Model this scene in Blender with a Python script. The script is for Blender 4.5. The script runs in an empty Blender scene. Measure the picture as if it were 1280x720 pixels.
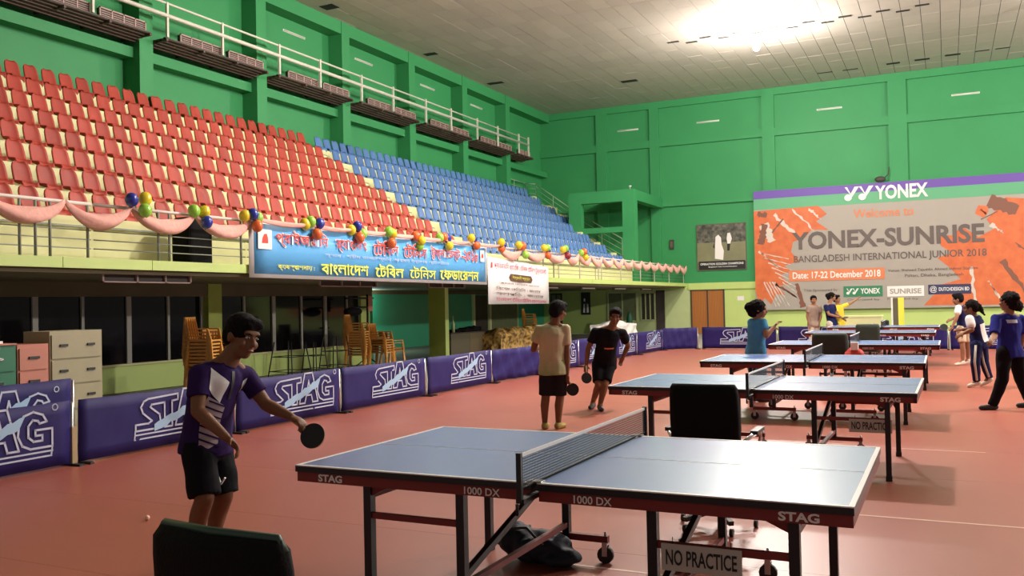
import bpy, bmesh, math, random
from mathutils import Vector, Matrix, noise
random.seed(7)
C = bpy.context.scene.collection
SC = bpy.context.scene
PI = math.pi
V = Vector

# ------------------------------------------------------------------ camera, world, lights, exposure
cam_d = bpy.data.cameras.new('camera'); cam = bpy.data.objects.new('camera', cam_d); C.objects.link(cam)
cam_d.sensor_width = 36.0; cam_d.sensor_fit = 'HORIZONTAL'; cam_d.lens = 1121.23/1280*36.0
cam_d.clip_start = 0.05; cam_d.clip_end = 200
_y, _p, _r = math.radians(25.891), math.radians(0.982), math.radians(-1.178)
_fw = V((-math.sin(_y)*math.cos(_p), math.cos(_y)*math.cos(_p), math.sin(_p)))
_rt = V((math.cos(_y), math.sin(_y), 0)); _up = _rt.cross(_fw)
_rt2 = _rt*math.cos(_r)+_up*math.sin(_r); _up2 = -_rt*math.sin(_r)+_up*math.cos(_r)
_m = Matrix((_rt2, _up2, -_fw)).transposed().to_4x4(); _m.translation = V((0, 0, 1.5812))
cam.matrix_world = _m
SC.camera = cam

SC.view_settings.view_transform = 'Standard'; SC.view_settings.look = 'None'
SC.view_settings.gamma = 1.0; SC.view_settings.use_curve_mapping = False
SC.view_settings.exposure = 0.12
w = bpy.data.worlds.new('world'); SC.world = w; w.use_nodes = True
w.node_tree.nodes['Background'].inputs[0].default_value = (1.0, 0.93, 0.85, 1)
w.node_tree.nodes['Background'].inputs[1].default_value = 0.20

def lamp(name, loc, power, radius=0.3, col=(1.0, 0.945, 0.87)):
    d = bpy.data.lights.new(name, 'POINT'); d.energy = power; d.shadow_soft_size = radius; d.color = col
    o = bpy.data.objects.new(name, d); C.objects.link(o); o.location = loc
    return o
# high bay lamps of the hall: x, y, z, watts  (their housings are built further down at the same spots)
HALL_LAMPS = [(-5.7, 31.4, 10.35, 3000), (-3.2, 17.0, 9.9, 4300), (5.5, 31.0, 9.9, 900), (5.5, 17.0, 9.9, 1900), (-11.0, 19.0, 9.9, 500), (14.0, 23.0, 6.9, 8200), (14.0, 34.0, 6.9, 2600)]  # the lamp before the stand is unseen, added to brighten its seats
for _i, (_x, _yy, _z, _w) in enumerate(HALL_LAMPS):
    lamp('high_bay_light', (_x, _yy, _z-0.25), _w, 0.28)

# ------------------------------------------------------------------ materials
def mat(name, col, rough=0.6, metal=0.0, var=0.0, vscale=3.0, bump=0.0, bscale=40.0, emit=None, spec=0.5, rand=0.0, coat=0.0, alpha=None, trans=0.0):
    m = bpy.data.materials.new(name); m.use_nodes = True
    nt = m.node_tree; b = nt.nodes['Principled BSDF']
    b.inputs['Base Color'].default_value = (*col, 1); b.inputs['Roughness'].default_value = rough
    b.inputs['Metallic'].default_value = metal; b.inputs['Specular IOR Level'].default_value = spec
    b.inputs['Coat Weight'].default_value = coat
    if trans: b.inputs['Transmission Weight'].default_value = trans
    if emit:
        b.inputs['Emission Color'].default_value = (*emit[0], 1); b.inputs['Emission Strength'].default_value = emit[1]
    src = None
    if var > 0:
        tc = nt.nodes.new('ShaderNodeTexCoord')
        n = nt.nodes.new('ShaderNodeTexNoise'); n.inputs['Scale'].default_value = vscale; n.inputs['Detail'].default_value = 5
        nt.links.new(tc.outputs['Object'], n.inputs['Vector'])
        mx = nt.nodes.new('ShaderNodeMix'); mx.data_type = 'RGBA'
        mx.inputs[6].default_value = (*[c*(1-var) for c in col], 1); mx.inputs[7].default_value = (*[min(1, c*(1+var)) for c in col], 1)
        nt.links.new(n.outputs['Fac'], mx.inputs[0]); src = mx.outputs[2]
    if rand > 0:
        oi = nt.nodes.new('ShaderNodeObjectInfo')
        mr = nt.nodes.new('ShaderNodeMapRange'); mr.inputs[3].default_value = 1-rand; mr.inputs[4].default_value = 1+rand
        nt.links.new(oi.outputs['Random'], mr.inputs[0])
        hs = nt.nodes.new('ShaderNodeHueSaturation'); hs.inputs['Color'].default_value = (*col, 1)
        if src: nt.links.new(src, hs.inputs['Color'])
        nt.links.new(mr.outputs[0], hs.inputs['Value']); src = hs.outputs[0]
    if src: nt.links.new(src, b.inputs['Base Color'])
    if bump > 0:
        tc2 = nt.nodes.new('ShaderNodeTexCoord')
        n2 = nt.nodes.new('ShaderNodeTexNoise'); n2.inputs['Scale'].default_value = bscale; n2.inputs['Detail'].default_value = 4
        nt.links.new(tc2.outputs['Object'], n2.inputs['Vector'])
        bp = nt.nodes.new('ShaderNodeBump'); bp.inputs['Strength'].default_value = bump; bp.inputs['Distance'].default_value = 0.02
        nt.links.new(n2.outputs['Fac'], bp.inputs['Height']); nt.links.new(bp.outputs['Normal'], b.inputs['Normal'])
    return m

def two_tone(name, c1, c2, scale, rough=0.7, lo=0.45, hi=0.55, kind='noise', detail=4, stretch=(1, 1, 1)):
    m = mat(name, c1, rough); nt = m.node_tree; b = nt.nodes['Principled BSDF']
    tc = nt.nodes.new('ShaderNodeTexCoord'); mp = nt.nodes.new('ShaderNodeMapping'); mp.inputs['Scale'].default_value = stretch
    nt.links.new(tc.outputs['Object'], mp.inputs[0])
    if kind == 'noise':
        n = nt.nodes.new('ShaderNodeTexNoise'); n.inputs['Scale'].default_value = scale; n.inputs['Detail'].default_value = detail
        nt.links.new(mp.outputs[0], n.inputs['Vector']); out = n.outputs['Fac']
    elif kind == 'wave':
        n = nt.nodes.new('ShaderNodeTexWave'); n.inputs['Scale'].default_value = scale; n.inputs['Distortion'].default_value = 4
        nt.links.new(mp.outputs[0], n.inputs['Vector']); out = n.outputs['Fac']
    else:
        n = nt.nodes.new('ShaderNodeTexVoronoi'); n.inputs['Scale'].default_value = scale
        nt.links.new(mp.outputs[0], n.inputs['Vector']); out = n.outputs['Distance']
    cr = nt.nodes.new('ShaderNodeValToRGB'); cr.color_ramp.elements[0].position = lo; cr.color_ramp.elements[1].position = hi
    cr.color_ramp.elements[0].color = (*c1, 1); cr.color_ramp.elements[1].color = (*c2, 1)
    nt.links.new(out, cr.inputs[0]); nt.links.new(cr.outputs[0], b.inputs['Base Color'])
    return m

M = {}
M['green'] = mat('green_wall_paint', (0.040, 0.265, 0.090), 0.55, spec=0.3, var=0.10, vscale=0.6, bump=0.05, bscale=3)
M['lime'] = mat('lime_wall_paint', (0.50, 0.62, 0.19), 0.5, var=0.10, vscale=1.2, bump=0.05, bscale=4)
M['lime_dull'] = mat('shaded_lime_paint', (0.34, 0.40, 0.07), 0.6, var=0.2, vscale=2.0)  # lime wall paint with the columns' shade mixed into the colour
M['cream'] = mat('cream_painted_concrete', (0.72, 0.70, 0.36), 0.6, var=0.10, vscale=3)
M['soffit'] = mat('brown_soffit_paint', (0.13, 0.10, 0.05), 0.7, var=0.3, vscale=1.5)
M['concrete'] = mat('grey_concrete_floor', (0.25, 0.23, 0.20), 0.7, var=0.2, vscale=1)
M['mat_red'] = mat('red_sports_flooring', (0.36, 0.092, 0.058), 0.38, var=0.14, vscale=0.9, bump=0.04, bscale=2.5, rand=0.04, spec=0.7)
M['mat_line'] = mat('faded_floor_line', (0.75, 0.5, 0.4), 0.5, var=0.3, vscale=5)
M['ceil'] = mat('cream_ceiling_tile', (0.45, 0.395, 0.35), 0.5, var=0.06, vscale=2, rand=0.07)
M['dark'] = mat('dark_recess', (0.012, 0.010, 0.008), 0.8)
M['black'] = mat('black_plastic', (0.012, 0.012, 0.013), 0.45)
M['blackfab'] = mat('black_upholstery', (0.006, 0.0055, 0.006), 0.8, spec=0.15, bump=0.2, bscale=120)
M['dkgreenfab'] = mat('dark_green_upholstery', (0.018, 0.032, 0.022), 0.7, bump=0.2, bscale=120)
M['piping'] = mat('dark_green_edge_trim', (0.02, 0.055, 0.035), 0.4)
M['seat_red'] = mat('red_seat_plastic', (0.38, 0.052, 0.034), 0.5, spec=0.3, rand=0.14, var=0.08, vscale=6)
M['seat_blue'] = mat('blue_seat_plastic', (0.085, 0.18, 0.40), 0.5, spec=0.3, rand=0.14, var=0.08, vscale=6)
M['blue'] = mat('blue_table_surface', (0.040, 0.13, 0.40), 0.5, var=0.05, vscale=2, bump=0.0, bscale=60, spec=0.4, coat=1.0)
M['blue'].node_tree.nodes['Principled BSDF'].inputs['Coat Roughness'].default_value = 0.27
M['blue'].node_tree.nodes['Principled BSDF'].inputs['Coat IOR'].default_value = 1.45
M['white'] = mat('white_paint', (0.85, 0.83, 0.80), 0.4)
M['tblack'] = mat('black_table_edge', (0.01, 0.009, 0.012), 0.4)
M['tred'] = mat('dark_red_steel', (0.20, 0.018, 0.014), 0.5, var=0.15, vscale=8)
M['steel'] = mat('brushed_steel', (0.55, 0.55, 0.55), 0.3, metal=1.0)
M['chrome'] = mat('chrome', (0.8, 0.8, 0.8), 0.15, metal=1.0)
M['tube'] = mat('pale_painted_pipe', (0.62, 0.62, 0.52), 0.5, var=0.15, vscale=6)
M['rail'] = mat('pinkish_white_rail', (0.70, 0.60, 0.55), 0.4)
M['railgrey'] = mat('grey_rail', (0.25, 0.27, 0.22), 0.5)
M['netgrey'] = mat('greygreen_rail', (0.30, 0.42, 0.28), 0.5)
M['barrier'] = mat('purple_blue_vinyl', (0.017, 0.010, 0.100), 0.6, spec=0.25, var=0.15, vscale=3, bump=0.15, bscale=4)
M['logo'] = mat('pale_print', (0.52, 0.55, 0.68), 0.5)
M['logo_lb'] = mat('light_blue_print', (0.33, 0.50, 0.68), 0.5)
M['wood'] = two_tone('orange_brown_wood', (0.30, 0.095, 0.018), (0.42, 0.16, 0.035), 3, 0.45, 0.3, 0.7, 'wave', stretch=(2, 2, 0.2))
M['woodpale'] = mat('pale_wood', (0.42, 0.30, 0.16), 0.6, var=0.2, vscale=9)
M['pink'] = mat('pink_satin_cloth', (0.85, 0.44, 0.37), 0.7, spec=0.2, var=0.2, vscale=5, bump=0.6, bscale=14)
M['cab_cream'] = mat('beige_cabinet_steel', (0.36, 0.31, 0.19), 0.5, var=0.08, vscale=4)
M['cab_pink'] = mat('salmon_cabinet_steel', (0.52, 0.19, 0.13), 0.5, var=0.08, vscale=4)
M['cab_green'] = mat('green_cabinet_steel', (0.022, 0.16, 0.08), 0.5)
M['glass'] = mat('dark_window_glass', (0.006, 0.006, 0.007), 0.08, spec=0.25)
M['alu'] = mat('aluminium_mullion', (0.38, 0.36, 0.32), 0.5)
M['orange_pl'] = mat('amber_chair_plastic', (0.52, 0.23, 0.045), 0.4, rand=0.15)
M['brown'] = mat('brown_steel_louvre', (0.085, 0.045, 0.035), 0.6, var=0.3, vscale=8)
M['pinkmetal'] = mat('dusty_pink_lamp_frame', (0.42, 0.28, 0.24), 0.5, var=0.2, vscale=6)
M['gold'] = two_tone('gold_patterned_cloth', (0.62, 0.38, 0.10), (0.10, 0.045, 0.012), 9, 0.6, 0.40, 0.62)
M['greybrown'] = mat('grey_brown_panel', (0.12, 0.10, 0.06), 0.7)
M['skin'] = mat('brown_skin', (0.20, 0.088, 0.042), 0.55, spec=0.25, var=0.08, vscale=8)
M['skin2'] = mat('light_brown_skin', (0.32, 0.16, 0.09), 0.55, spec=0.25, var=0.08, vscale=8)
M['hair'] = mat('black_hair', (0.008, 0.006, 0.006), 0.75, spec=0.12, bump=0.8, bscale=90)
M['lip'] = mat('lip', (0.20, 0.06, 0.045), 0.5)
M['eyew'] = mat('eye_white', (0.6, 0.56, 0.5), 0.3)
M['rubber_r'] = mat('red_rubber', (0.35, 0.02, 0.02), 0.6)
M['rubber_b'] = mat('black_rubber', (0.006, 0.006, 0.007), 0.6)
M['frame_dk'] = mat('dark_door_frame', (0.05, 0.035, 0.03), 0.6)
M['curtain'] = mat('olive_grey_panel', (0.16, 0.19, 0.09), 0.7, var=0.25, vscale=5)
def balloon(name, c): return mat(name, c, 0.18, spec=0.6, coat=0.4)
BAL = {'blue': balloon('blue_balloon', (0.01, 0.03, 0.30)), 'yellow': balloon('yellow_balloon', (0.75, 0.58, 0.02)),
       'green': balloon('green_balloon', (0.30, 0.62, 0.06)), 'orange': balloon('orange_balloon', (0.75, 0.14, 0.03)), 'red': balloon('dark_red_balloon', (0.30, 0.02, 0.04))}

# ------------------------------------------------------------------ helpers
def tag(o, label=None, cat=None, group=None, kind=None):
    if label: o['label'] = label
    if cat: o['category'] = cat
    if group: o['group'] = group
    if kind: o['kind'] = kind
    return o
def empty(name, loc=(0, 0, 0), rz=0.0, parent=None):
    o = bpy.data.objects.new(name, None); C.objects.link(o); o.location = loc; o.rotation_euler = (0, 0, rz)
    o.empty_display_size = 0.1
    if parent: o.parent = parent
    return o
def thing(name, label, cat, loc=(0, 0, 0), rz=0.0, group=None):
    return tag(empty(name, loc, rz), label, cat, group)
def link(name, me, m=None, parent=None, loc=None, rot=None):
    o = bpy.data.objects.new(name, me); C.objects.link(o)
    if m is not None:
        if len(me.materials) == 0: me.materials.append(m)
    if parent: o.parent = parent
    if loc is not None: o.location = loc
    if rot is not None: o.rotation_euler = rot
    return o
def structure(o): o['kind'] = 'structure'; return o

KIDS = {}
def copy_tree(o, parent=None, allobj=None):
    c = o.copy(); C.objects.link(c)
    if parent is not None: c.parent = parent
    for ch in o.children: copy_tree(ch, c)
    return c

class MB:
    def __init__(s): s.v = []; s.f = []; s.sm = []
    def add(s, vs, fs, smooth=False):
        n = len(s.v); s.v += [tuple(p) for p in vs]; s.f += [tuple(i+n for i in f) for f in fs]; s.sm += [smooth]*len(fs); return s
    def box(s, a, b):
        x0, y0, z0 = a; x1, y1, z1 = b
        return s.add([(x0,y0,z0),(x1,y0,z0),(x1,y1,z0),(x0,y1,z0),(x0,y0,z1),(x1,y0,z1),(x1,y1,z1),(x0,y1,z1)],
                     [(0,3,2,1),(4,5,6,7),(0,1,5,4),(1,2,6,5),(2,3,7,6),(3,0,4,7)])
    def rbox(s, a, b, r=0.01, n=2):
        # box rounded about its z edges and its top
        x0, y0, z0 = a; x1, y1, z1 = b; ring = []
        for cx, cy, a0 in ((x1-r, y1-r, 0), (x0+r, y1-r, 90), (x0+r, y0+r, 180), (x1-r, y0+r, 270)):
            for k in range(n+1):
                t = math.radians(a0+90*k/n); ring.append((cx, cy, math.cos(t), math.sin(t)))
        levels = [(z0, r), (z1-r, r)]+[(z1-r+r*math.sin(math.radians(90*k/n)), r*math.cos(math.radians(90*k/n))) for k in range(1, n+1)]
        vs = []; L = len(ring)
        for z, rr in levels: vs += [(c[0]+c[2]*rr, c[1]+c[3]*rr, z) for c in ring]
        fs = [tuple(range(L))[::-1]]
        for i in range(len(levels)-1):
            for j in range(L): fs.append((i*L+j, i*L+(j+1) % L, (i+1)*L+(j+1) % L, (i+1)*L+j))
        fs.append(tuple((len(levels)-1)*L+j for j in range(L)))
        return s.add(vs, fs, False)
    def cyl(s, p0, p1, r0, r1=None, n=10, smooth=True, caps=True):
        r1 = r0 if r1 is None else r1
        p0 = V(p0); p1 = V(p1); d = (p1-p0).normalized(); a = d.orthogonal().normalized(); b = d.cross(a)
        vs = []
        for p, r in ((p0, r0), (p1, r1)):
            for k in range(n):
                t = 2*PI*k/n; vs.append(p+a*math.cos(t)*r+b*math.sin(t)*r)
        fs = [(k, (k+1) % n, n+(k+1) % n, n+k) for k in range(n)]
        s.add(vs, fs, smooth)
        if caps:
            m = len(s.v)-2*n; s.f += [tuple(m+k for k in range(n))[::-1], tuple(m+n+k for k in range(n))]; s.sm += [False, False]
        return s
    def bar(s, p0, p1, w, h=None):
        # square-section bar between two points
        h = w if h is None else h
        p0 = V(p0); p1 = V(p1); d = (p1-p0).normalized(); up = V((0, 0, 1)) if abs(d.z) < 0.95 else V((0, 1, 0))
        a = d.cross(up).normalized()*w/2; b = a.cross(d).normalized()*h/2
        vs = [p0-a-b, p0+a-b, p0+a+b, p0-a+b, p1-a-b, p1+a-b, p1+a+b, p1-a+b]
        return s.add(vs, [(0,3,2,1),(4,5,6,7),(0,1,5,4),(1,2,6,5),(2,3,7,6),(3,0,4,7)])
    def tube(s, pts, r, n=8):
        pts = [V(p) for p in pts]; prev = None; base = len(s.v); vs = []
        for i, p in enumerate(pts):
            d = (pts[min(i+1, len(pts)-1)]-pts[max(i-1, 0)]).normalized()
            a = d.orthogonal().normalized() if prev is None else (prev-d*prev.dot(d)).normalized(); prev = a; b = d.cross(a)
            rr = r[i] if isinstance(r, (list, tuple)) else r
            vs += [p+a*math.cos(2*PI*k/n)*rr+b*math.sin(2*PI*k/n)*rr for k in range(n)]
        fs = []
        for i in range(len(pts)-1):
            fs += [(i*n+k, i*n+(k+1) % n, (i+1)*n+(k+1) % n, (i+1)*n+k) for k in range(n)]
        fs += [tuple(range(n))[::-1], tuple((len(pts)-1)*n+k for k in range(n))]
        return s.add(vs, fs, True)
    def ell(s, c, r, n=12, m=8, mtx=None):
        vs = []; c = V(c)
        for i in range(m+1):
            t = PI*i/m
            for k in range(n):
                p = 2*PI*k/n; q = V((math.sin(t)*math.cos(p)*r[0], math.sin(t)*math.sin(p)*r[1], math.cos(t)*r[2]))
                vs.append(c+(mtx @ q if mtx is not None else q))
        fs = []
        for i in range(m):
            for k in range(n):
                a, b_, c_, d = i*n+k, i*n+(k+1) % n, (i+1)*n+(k+1) % n, (i+1)*n+k
                if i == 0: fs.append((a, d, c_))
                elif i == m-1: fs.append((a, d, b_))
                else: fs.append((a, d, c_, b_))
        return s.add(vs, fs, True)
    def loft(s, rings, smooth=True):
        n = len(rings[0]); vs = [p for r in rings for p in r]; fs = []
        for i in range(len(rings)-1):
            fs += [(i*n+k, i*n+(k+1) % n, (i+1)*n+(k+1) % n, (i+1)*n+k) for k in range(n)]
        fs += [tuple(range(n))[::-1], tuple((len(rings)-1)*n+k for k in range(n))]
        return s.add(vs, fs, smooth)
    def prism(s, poly, f0, f1):
        # poly: 2d points; f0, f1: functions 2d -> 3d for the two caps
        n = len(poly); vs = [f0(p) for p in poly]+[f1(p) for p in poly]
        fs = [tuple(range(n))[::-1], tuple(range(n, 2*n))]+[(k, (k+1) % n, n+(k+1) % n, n+k) for k in range(n)]
        return s.add(vs, fs)
    def mesh(s, name='mesh'):
        me = bpy.data.meshes.new(name); me.from_pydata(s.v, [], s.f); me.validate()
        if len(me.polygons) == len(s.sm): me.polygons.foreach_set('use_smooth', s.sm)
        bm = bmesh.new(); bm.from_mesh(me); bmesh.ops.remove_doubles(bm, verts=bm.verts, dist=1e-6); bmesh.ops.recalc_face_normals(bm, faces=bm.faces); bm.to_mesh(me); bm.free()
        return me
    def build(s, name, m, parent=None, loc=None):
        return link(name, s.mesh(name), m, parent, loc)

def part(name, m, parent, *boxes):
    b = MB()
    for a, c in boxes: b.box(a, c)
    return b.build(name, m, parent)

_font_cache = {}
def text_mesh(body, bold=0.0):
    key = (body, bold)
    if key in _font_cache: return _font_cache[key]
    cu = bpy.data.curves.new('lettering', 'FONT'); cu.body = body; cu.size = 1.0; cu.offset = bold; cu.fill_mode = 'FRONT'; cu.resolution_u = 3
    o = bpy.data.objects.new('lettering', cu); C.objects.link(o)
    dg = bpy.context.evaluated_depsgraph_get(); dg.update()
    me = bpy.data.meshes.new_from_object(o.evaluated_get(dg)); bpy.data.objects.remove(o)
    vs = [(v.co.x, v.co.y) for v in me.vertices]; fs = [tuple(p.vertices) for p in me.polygons]
    if not vs: vs = [(0, 0), (1, 0), (1, 1)]; fs = [(0, 1, 2)]
    _font_cache[key] = (vs, fs); return vs, fs
def lettering(body, fn, a0, a1, b0, b1, m, parent, bold=0.0, name='lettering', only_height=None):
    """Lettering stretched to the box a0..a1 x b0..b1 and placed by fn(a, b) -> point."""
    vs, fs = text_mesh(body, bold)
    x0 = min(v[0] for v in vs); x1 = max(v[0] for v in vs); y0 = min(v[1] for v in vs); y1 = max(v[1] for v in vs)
    pts = [fn(a0+(x-x0)/(x1-x0)*(a1-a0), b0+(y-y0)/(y1-y0)*(b1-b0)) for x, y in vs]
    me = bpy.data.meshes.new(name); me.from_pydata([tuple(p) for p in pts], [], fs); me.update()
    return link(name, me, m, parent)
def flat_poly(polys, fn, name, m, parent):
    """Printed flat shapes from 2-d outlines, each one an object."""
    o = None
    for p in polys:
        me = bpy.data.meshes.new(name); me.from_pydata([tuple(fn(*q)) for q in p], [], [tuple(range(len(p)))]); me.update()
        o = link(name, me, m, parent)
    return o
def stroke_poly(lines, fn, wd, name, m, parent, closed=True):
    vs = []; fs = []
    for L in lines:
        n = len(L); segs = n if closed else n-1
        for i in range(segs):
            a = V((*L[i], 0)); b = V((*L[(i+1) % n], 0)); d = (b-a)
            if d.length < 1e-6: continue
            d.normalize(); pn = V((-d.y, d.x, 0))*wd/2; a2 = a-d*wd/2; b2 = b+d*wd/2; k = len(vs)
            vs += [tuple(fn(q.x, q.y)) for q in (a2-pn, b2-pn, b2+pn, a2+pn)]; fs.append((k, k+1, k+2, k+3))
    me = bpy.data.meshes.new(name or 'outline'); me.from_pydata(vs, [], fs); me.update()
    return link(name, me, m, parent) if name else me
# ================================================================== THE SETTING
XW, XP, XF, YB, ZC = -18.33, -17.78, -11.0, 41.4, 11.02
XR = 8.5
# floor: concrete base plus rolls of red sports flooring laid side by side
fl = structure(part('floor', M['concrete'], None, ((-19, -3, -0.2), (XR, YB+0.2, -0.012))))
strip = MB().box((0, 0.0015, -0.0118), (16.6, 1.5735, 0)).mesh('flooring_strip')
for j in range(-5, 14):
    link('flooring_strip', strip, M['mat_red'], fl, (-8.62, 6.95+1.575*j, 0))
part('painted_line', M['mat_line'], fl, ((-2.2, 5.02, -0.001), (0.4, 5.045, 0.0015)), ((-0.7, 6.93, -0.001), (0.55, 6.955, 0.0015)), ((-0.6, 10.09, -0.001), (0.3, 10.11, 0.0015)))

# ceiling of square-edged tiles between thin dark joints
ce = structure(part('ceiling', M['dark'], None, ((-19, -3, ZC+0.03), (XR, YB+0.2, ZC+0.2))))
tw, tl = 0.592, 1.18
tile = MB().box((0.008, 0.006, 0), (tw-0.008, tl-0.006, 0.03)).mesh('ceiling_tile')
cells = []
for i in range(int((XR-XW)/tw)+1):
    for j in range(36):
        x = XW+i*tw; y = YB-(j+1)*tl
        if y < -2: continue
        cells.append((x, y))
def seen(x, y):
    d = V((x+tw/2, y+tl/2, ZC))-V((0, 0, 1.58)); z = d.dot(_fw)
    u = 640+1121.23*d.dot(_rt2)/z if z > 0 else -999; v = 360-1121.23*d.dot(_up2)/z if z > 0 else -999
    return -30 < u < 1310 and -25 < v < 260
slot_cells = []
vis = [c for c in cells if seen(*c)]; vis.sort(key=lambda c: c[0]**2+c[1]**2); near = set(vis[:300])
rest = MB()
for c in cells:
    if c in near: link('ceiling_tile', tile, M['ceil'], ce, (c[0], c[1], ZC+random.uniform(-0.004, 0.004)))
    else:
        z = ZC+random.uniform(-0.004, 0.004); rest.box((c[0]+0.008, c[1]+0.006, z), (c[0]+tw-0.008, c[1]+tl-0.006, z+0.03))
tag(rest.build('ceiling_tiles', M['ceil'], ce), kind='stuff')
slots = []
for i in range(15):
    x = -9.0+i*0.592; slots.append((x, 31.95+(0.35 if i % 2 else 0), 0.42, 0.16))
slots += [(-0.95, 39.35, 0.55, 0.22), (0.15, 39.2, 0.55, 0.22), (-2.0, 39.4, 0.5, 0.22), (-3.7, 39.6, 0.6, 0.10), (-4.7, 39.6, 0.6, 0.08), (1.2, 39.2, 0.5, 0.10), (1.9, 39.2, 0.5, 0.10), (-12.4, 36.6, 0.7, 0.35),
          (-17.5, 22.6, 0.5, 0.4), (-17.5, 28.8, 0.5, 0.3), (-17.5, 34.0, 0.7, 0.3)]
for x, y, a, b in slots:
    part('dark_tile_gap', M['dark'], ce, ((x, y, ZC-0.012), (x+a, y+b, ZC+0.01)))  # black boxes paint in the dark of missing-tile gaps

# left upper wall with pilasters and beams
wl = structure(part('wall_left', M['green'], None, ((XW-0.3, -3, 2.2), (XW, 0+YB+0.3, ZC+0.03))))
PIL = [3.6, 7.7, 11.78, 15.86, 20.05, 24.14, 28.24, 32.32, 36.34]
pm = MB().box((0, 0, 2.35), (XP-XW, 0.42, ZC)).mesh('pilaster')
for y in PIL: link('pilaster', pm, M['green'], wl, (XW, y, 0))
for a, b in zip([-3]+PIL, PIL+[YB]):
    if b < 8: continue
    y0 = a+0.42; part('beam', M['green'], wl, ((XW, y0, ZC-0.42), (XP-0.02, b, ZC)))
    part('ledge', M['green'], wl, ((XW, y0, 7.86), (XW+0.34, b, 8.12)))
# strip lamps high on the left wall
def strip_lamp(loc, rz, label):
    t = thing('strip_lamp', label, 'lamp', loc, rz, 'strip lamps high on the walls')
    MB().box((0, -0.03, -0.035), (1.05, 0.0, 0.035)).build('batten', M['white'], t)
    MB().cyl((0.03, -0.05, 0), (1.02, -0.05, 0), 0.022, n=8).build('tube', M['tube'], t)
    return t
nth = ['first', 'second', 'third', 'fourth', 'fifth', 'sixth', 'seventh', 'eighth', 'ninth', 'tenth', 'eleventh', 'twelfth', 'thirteenth', 'fourteenth', 'fifteenth', 'sixteenth', 'seventeenth', 'eighteenth', 'nineteenth', 'twentieth',
       'twenty-first', 'twenty-second', 'twenty-third', 'twenty-fourth', 'twenty-fifth', 'twenty-sixth', 'twenty-seventh', 'twenty-eighth', 'twenty-ninth', 'thirtieth', 'thirty-first', 'thirty-second', 'thirty-third', 'thirty-fourth', 'thirty-fifth', 'thirty-sixth', 'thirty-seventh', 'thirty-eighth', 'thirty-ninth', 'fortieth']
for i, y in enumerate((34.0, 29.9, 25.6, 21.85)):
    strip_lamp((XW+0.002, y, 10.2), PI/2, 'unlit white strip lamp on the left wall, %s from the far corner' % nth[i])

# back wall
wb = structure(part('wall_back', M['green'], None, ((XW-0.3, YB, 2.35), (XR, YB+0.3, ZC+0.03))))
for x0, x1 in ((-15.3, -14.75), (-12.6, -12.14), (-7.35, -6.8), (-2.08, -1.36), (3.4, 4.0)):
    part('pilaster', M['green'], wb, ((x0, YB-0.14, 2.35 if x0 > -8 else 2.35), (x1, YB, ZC)))
px = [XW, -15.3, -14.75, -12.6, -12.14, -7.35, -6.8, -2.08, -1.36, 3.4, 4.0, XR]
for i in range(0, 12, 2):
    a, b = px[i], px[i+1]
    part('beam', M['green'], wb, ((a, YB-0.13, 10.70), (b, YB, ZC)))
    part('beam', M['green'], wb, ((a, YB-0.13, 8.86), (b, YB, 9.22)))
    part('beam', M['green'], wb, ((a, YB-0.13, 6.0), (b, YB, 6.45)))
part('lime_dado', M['lime'], wb, ((XW, YB, 0), (XR, YB+0.3, 2.35)))
part('lime_band', M['lime'], wb, ((-10.9, YB-0.08, 2.04), (XR, YB, 2.35)))
for i, x in enumerate((-14.22, -10.33, -4.98, 0.35)):
    strip_lamp((x, YB-0.002, 9.83), 0, 'unlit white strip lamp on the back wall, %s from the left' % nth[i])
# small dark box and bottle-shaped fitting on the back wall
t = thing('wall_switch_box', 'small dark box fixed on green back wall right of the open frame', 'box', (-11.65, YB, 4.2))
part('body', M['frame_dk'], t, ((-0.1, -0.08, -0.22), (0.1, 0, 0.22)))
part('face', M['greybrown'], t, ((-0.06, -0.1, -0.12), (0.06, -0.08, 0.14)))

# balcony slab (walkway), tiers of the stand
bs = structure(part('balcony_slab', M['lime'], None, ((XW, -3, 2.22), (XF-0.03, YB, 2.35))))
lens = [-3, 0.4, 3.6, 7.0, 8.45, 10.0, 13.3, 17.0, 21.0, 25.0, 29.0, 33.0, 37.0, YB]
for a, b in zip(lens, lens[1:]):
    part('edge_panel', M['lime'], bs, ((XF-0.028, a+0.006, 2.205), (XF, b-0.006, 2.355)))
part('soffit_lining', M['soffit'], bs, ((XW, -3, 2.14), (XF-0.12, YB, 2.215)))
TOPZ = lambda i: 6.5-0.49*i
XS = lambda i: -17.8+0.76*i
st = structure(empty('seating_stand')); st['kind'] = 'structure'
YE = [38.6, 38.6, 38.6, 38.6, 36.85, 36.85, 36.8, 36.8]
for i in range(8):
    xb = XW if i == 0 else XS(i-1)+0.36
    part('tier', M['cream'], st, ((xb-0.02, -3, TOPZ(i)-0.55 if i < 7 else 2.35), (XS(i)+0.36, YE[i], TOPZ(i))))
    # step blocks of the aisle between the red and the blue seats
    part('aisle_step', M['cream'], st, ((XS(i)+0.36, 22.06, TOPZ(i)-0.5 if i < 7 else 2.35), (XS(i)+0.66, 22.42, TOPZ(i)-0.245)))
    part('step_edge', M['railgrey'], st, ((XS(i)+0.36, 22.30, TOPZ(i)-0.25), (XS(i)+0.665, 22.42, TOPZ(i)-0.225)))
    # end stair blocks beside the blue seats
    part('end_step', M['cream'], st, ((XS(i)+0.0, YE[i]-0.12, TOPZ(i)-0.2), (XS(i)+0.36, YE[i]+0.22, TOPZ(i)+0.12)))
part('parapet_groove', M['railgrey'], st, ((-12.085-0.01, -3, 2.90), (-12.08+0.012, 36.8, 2.93)))

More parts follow.
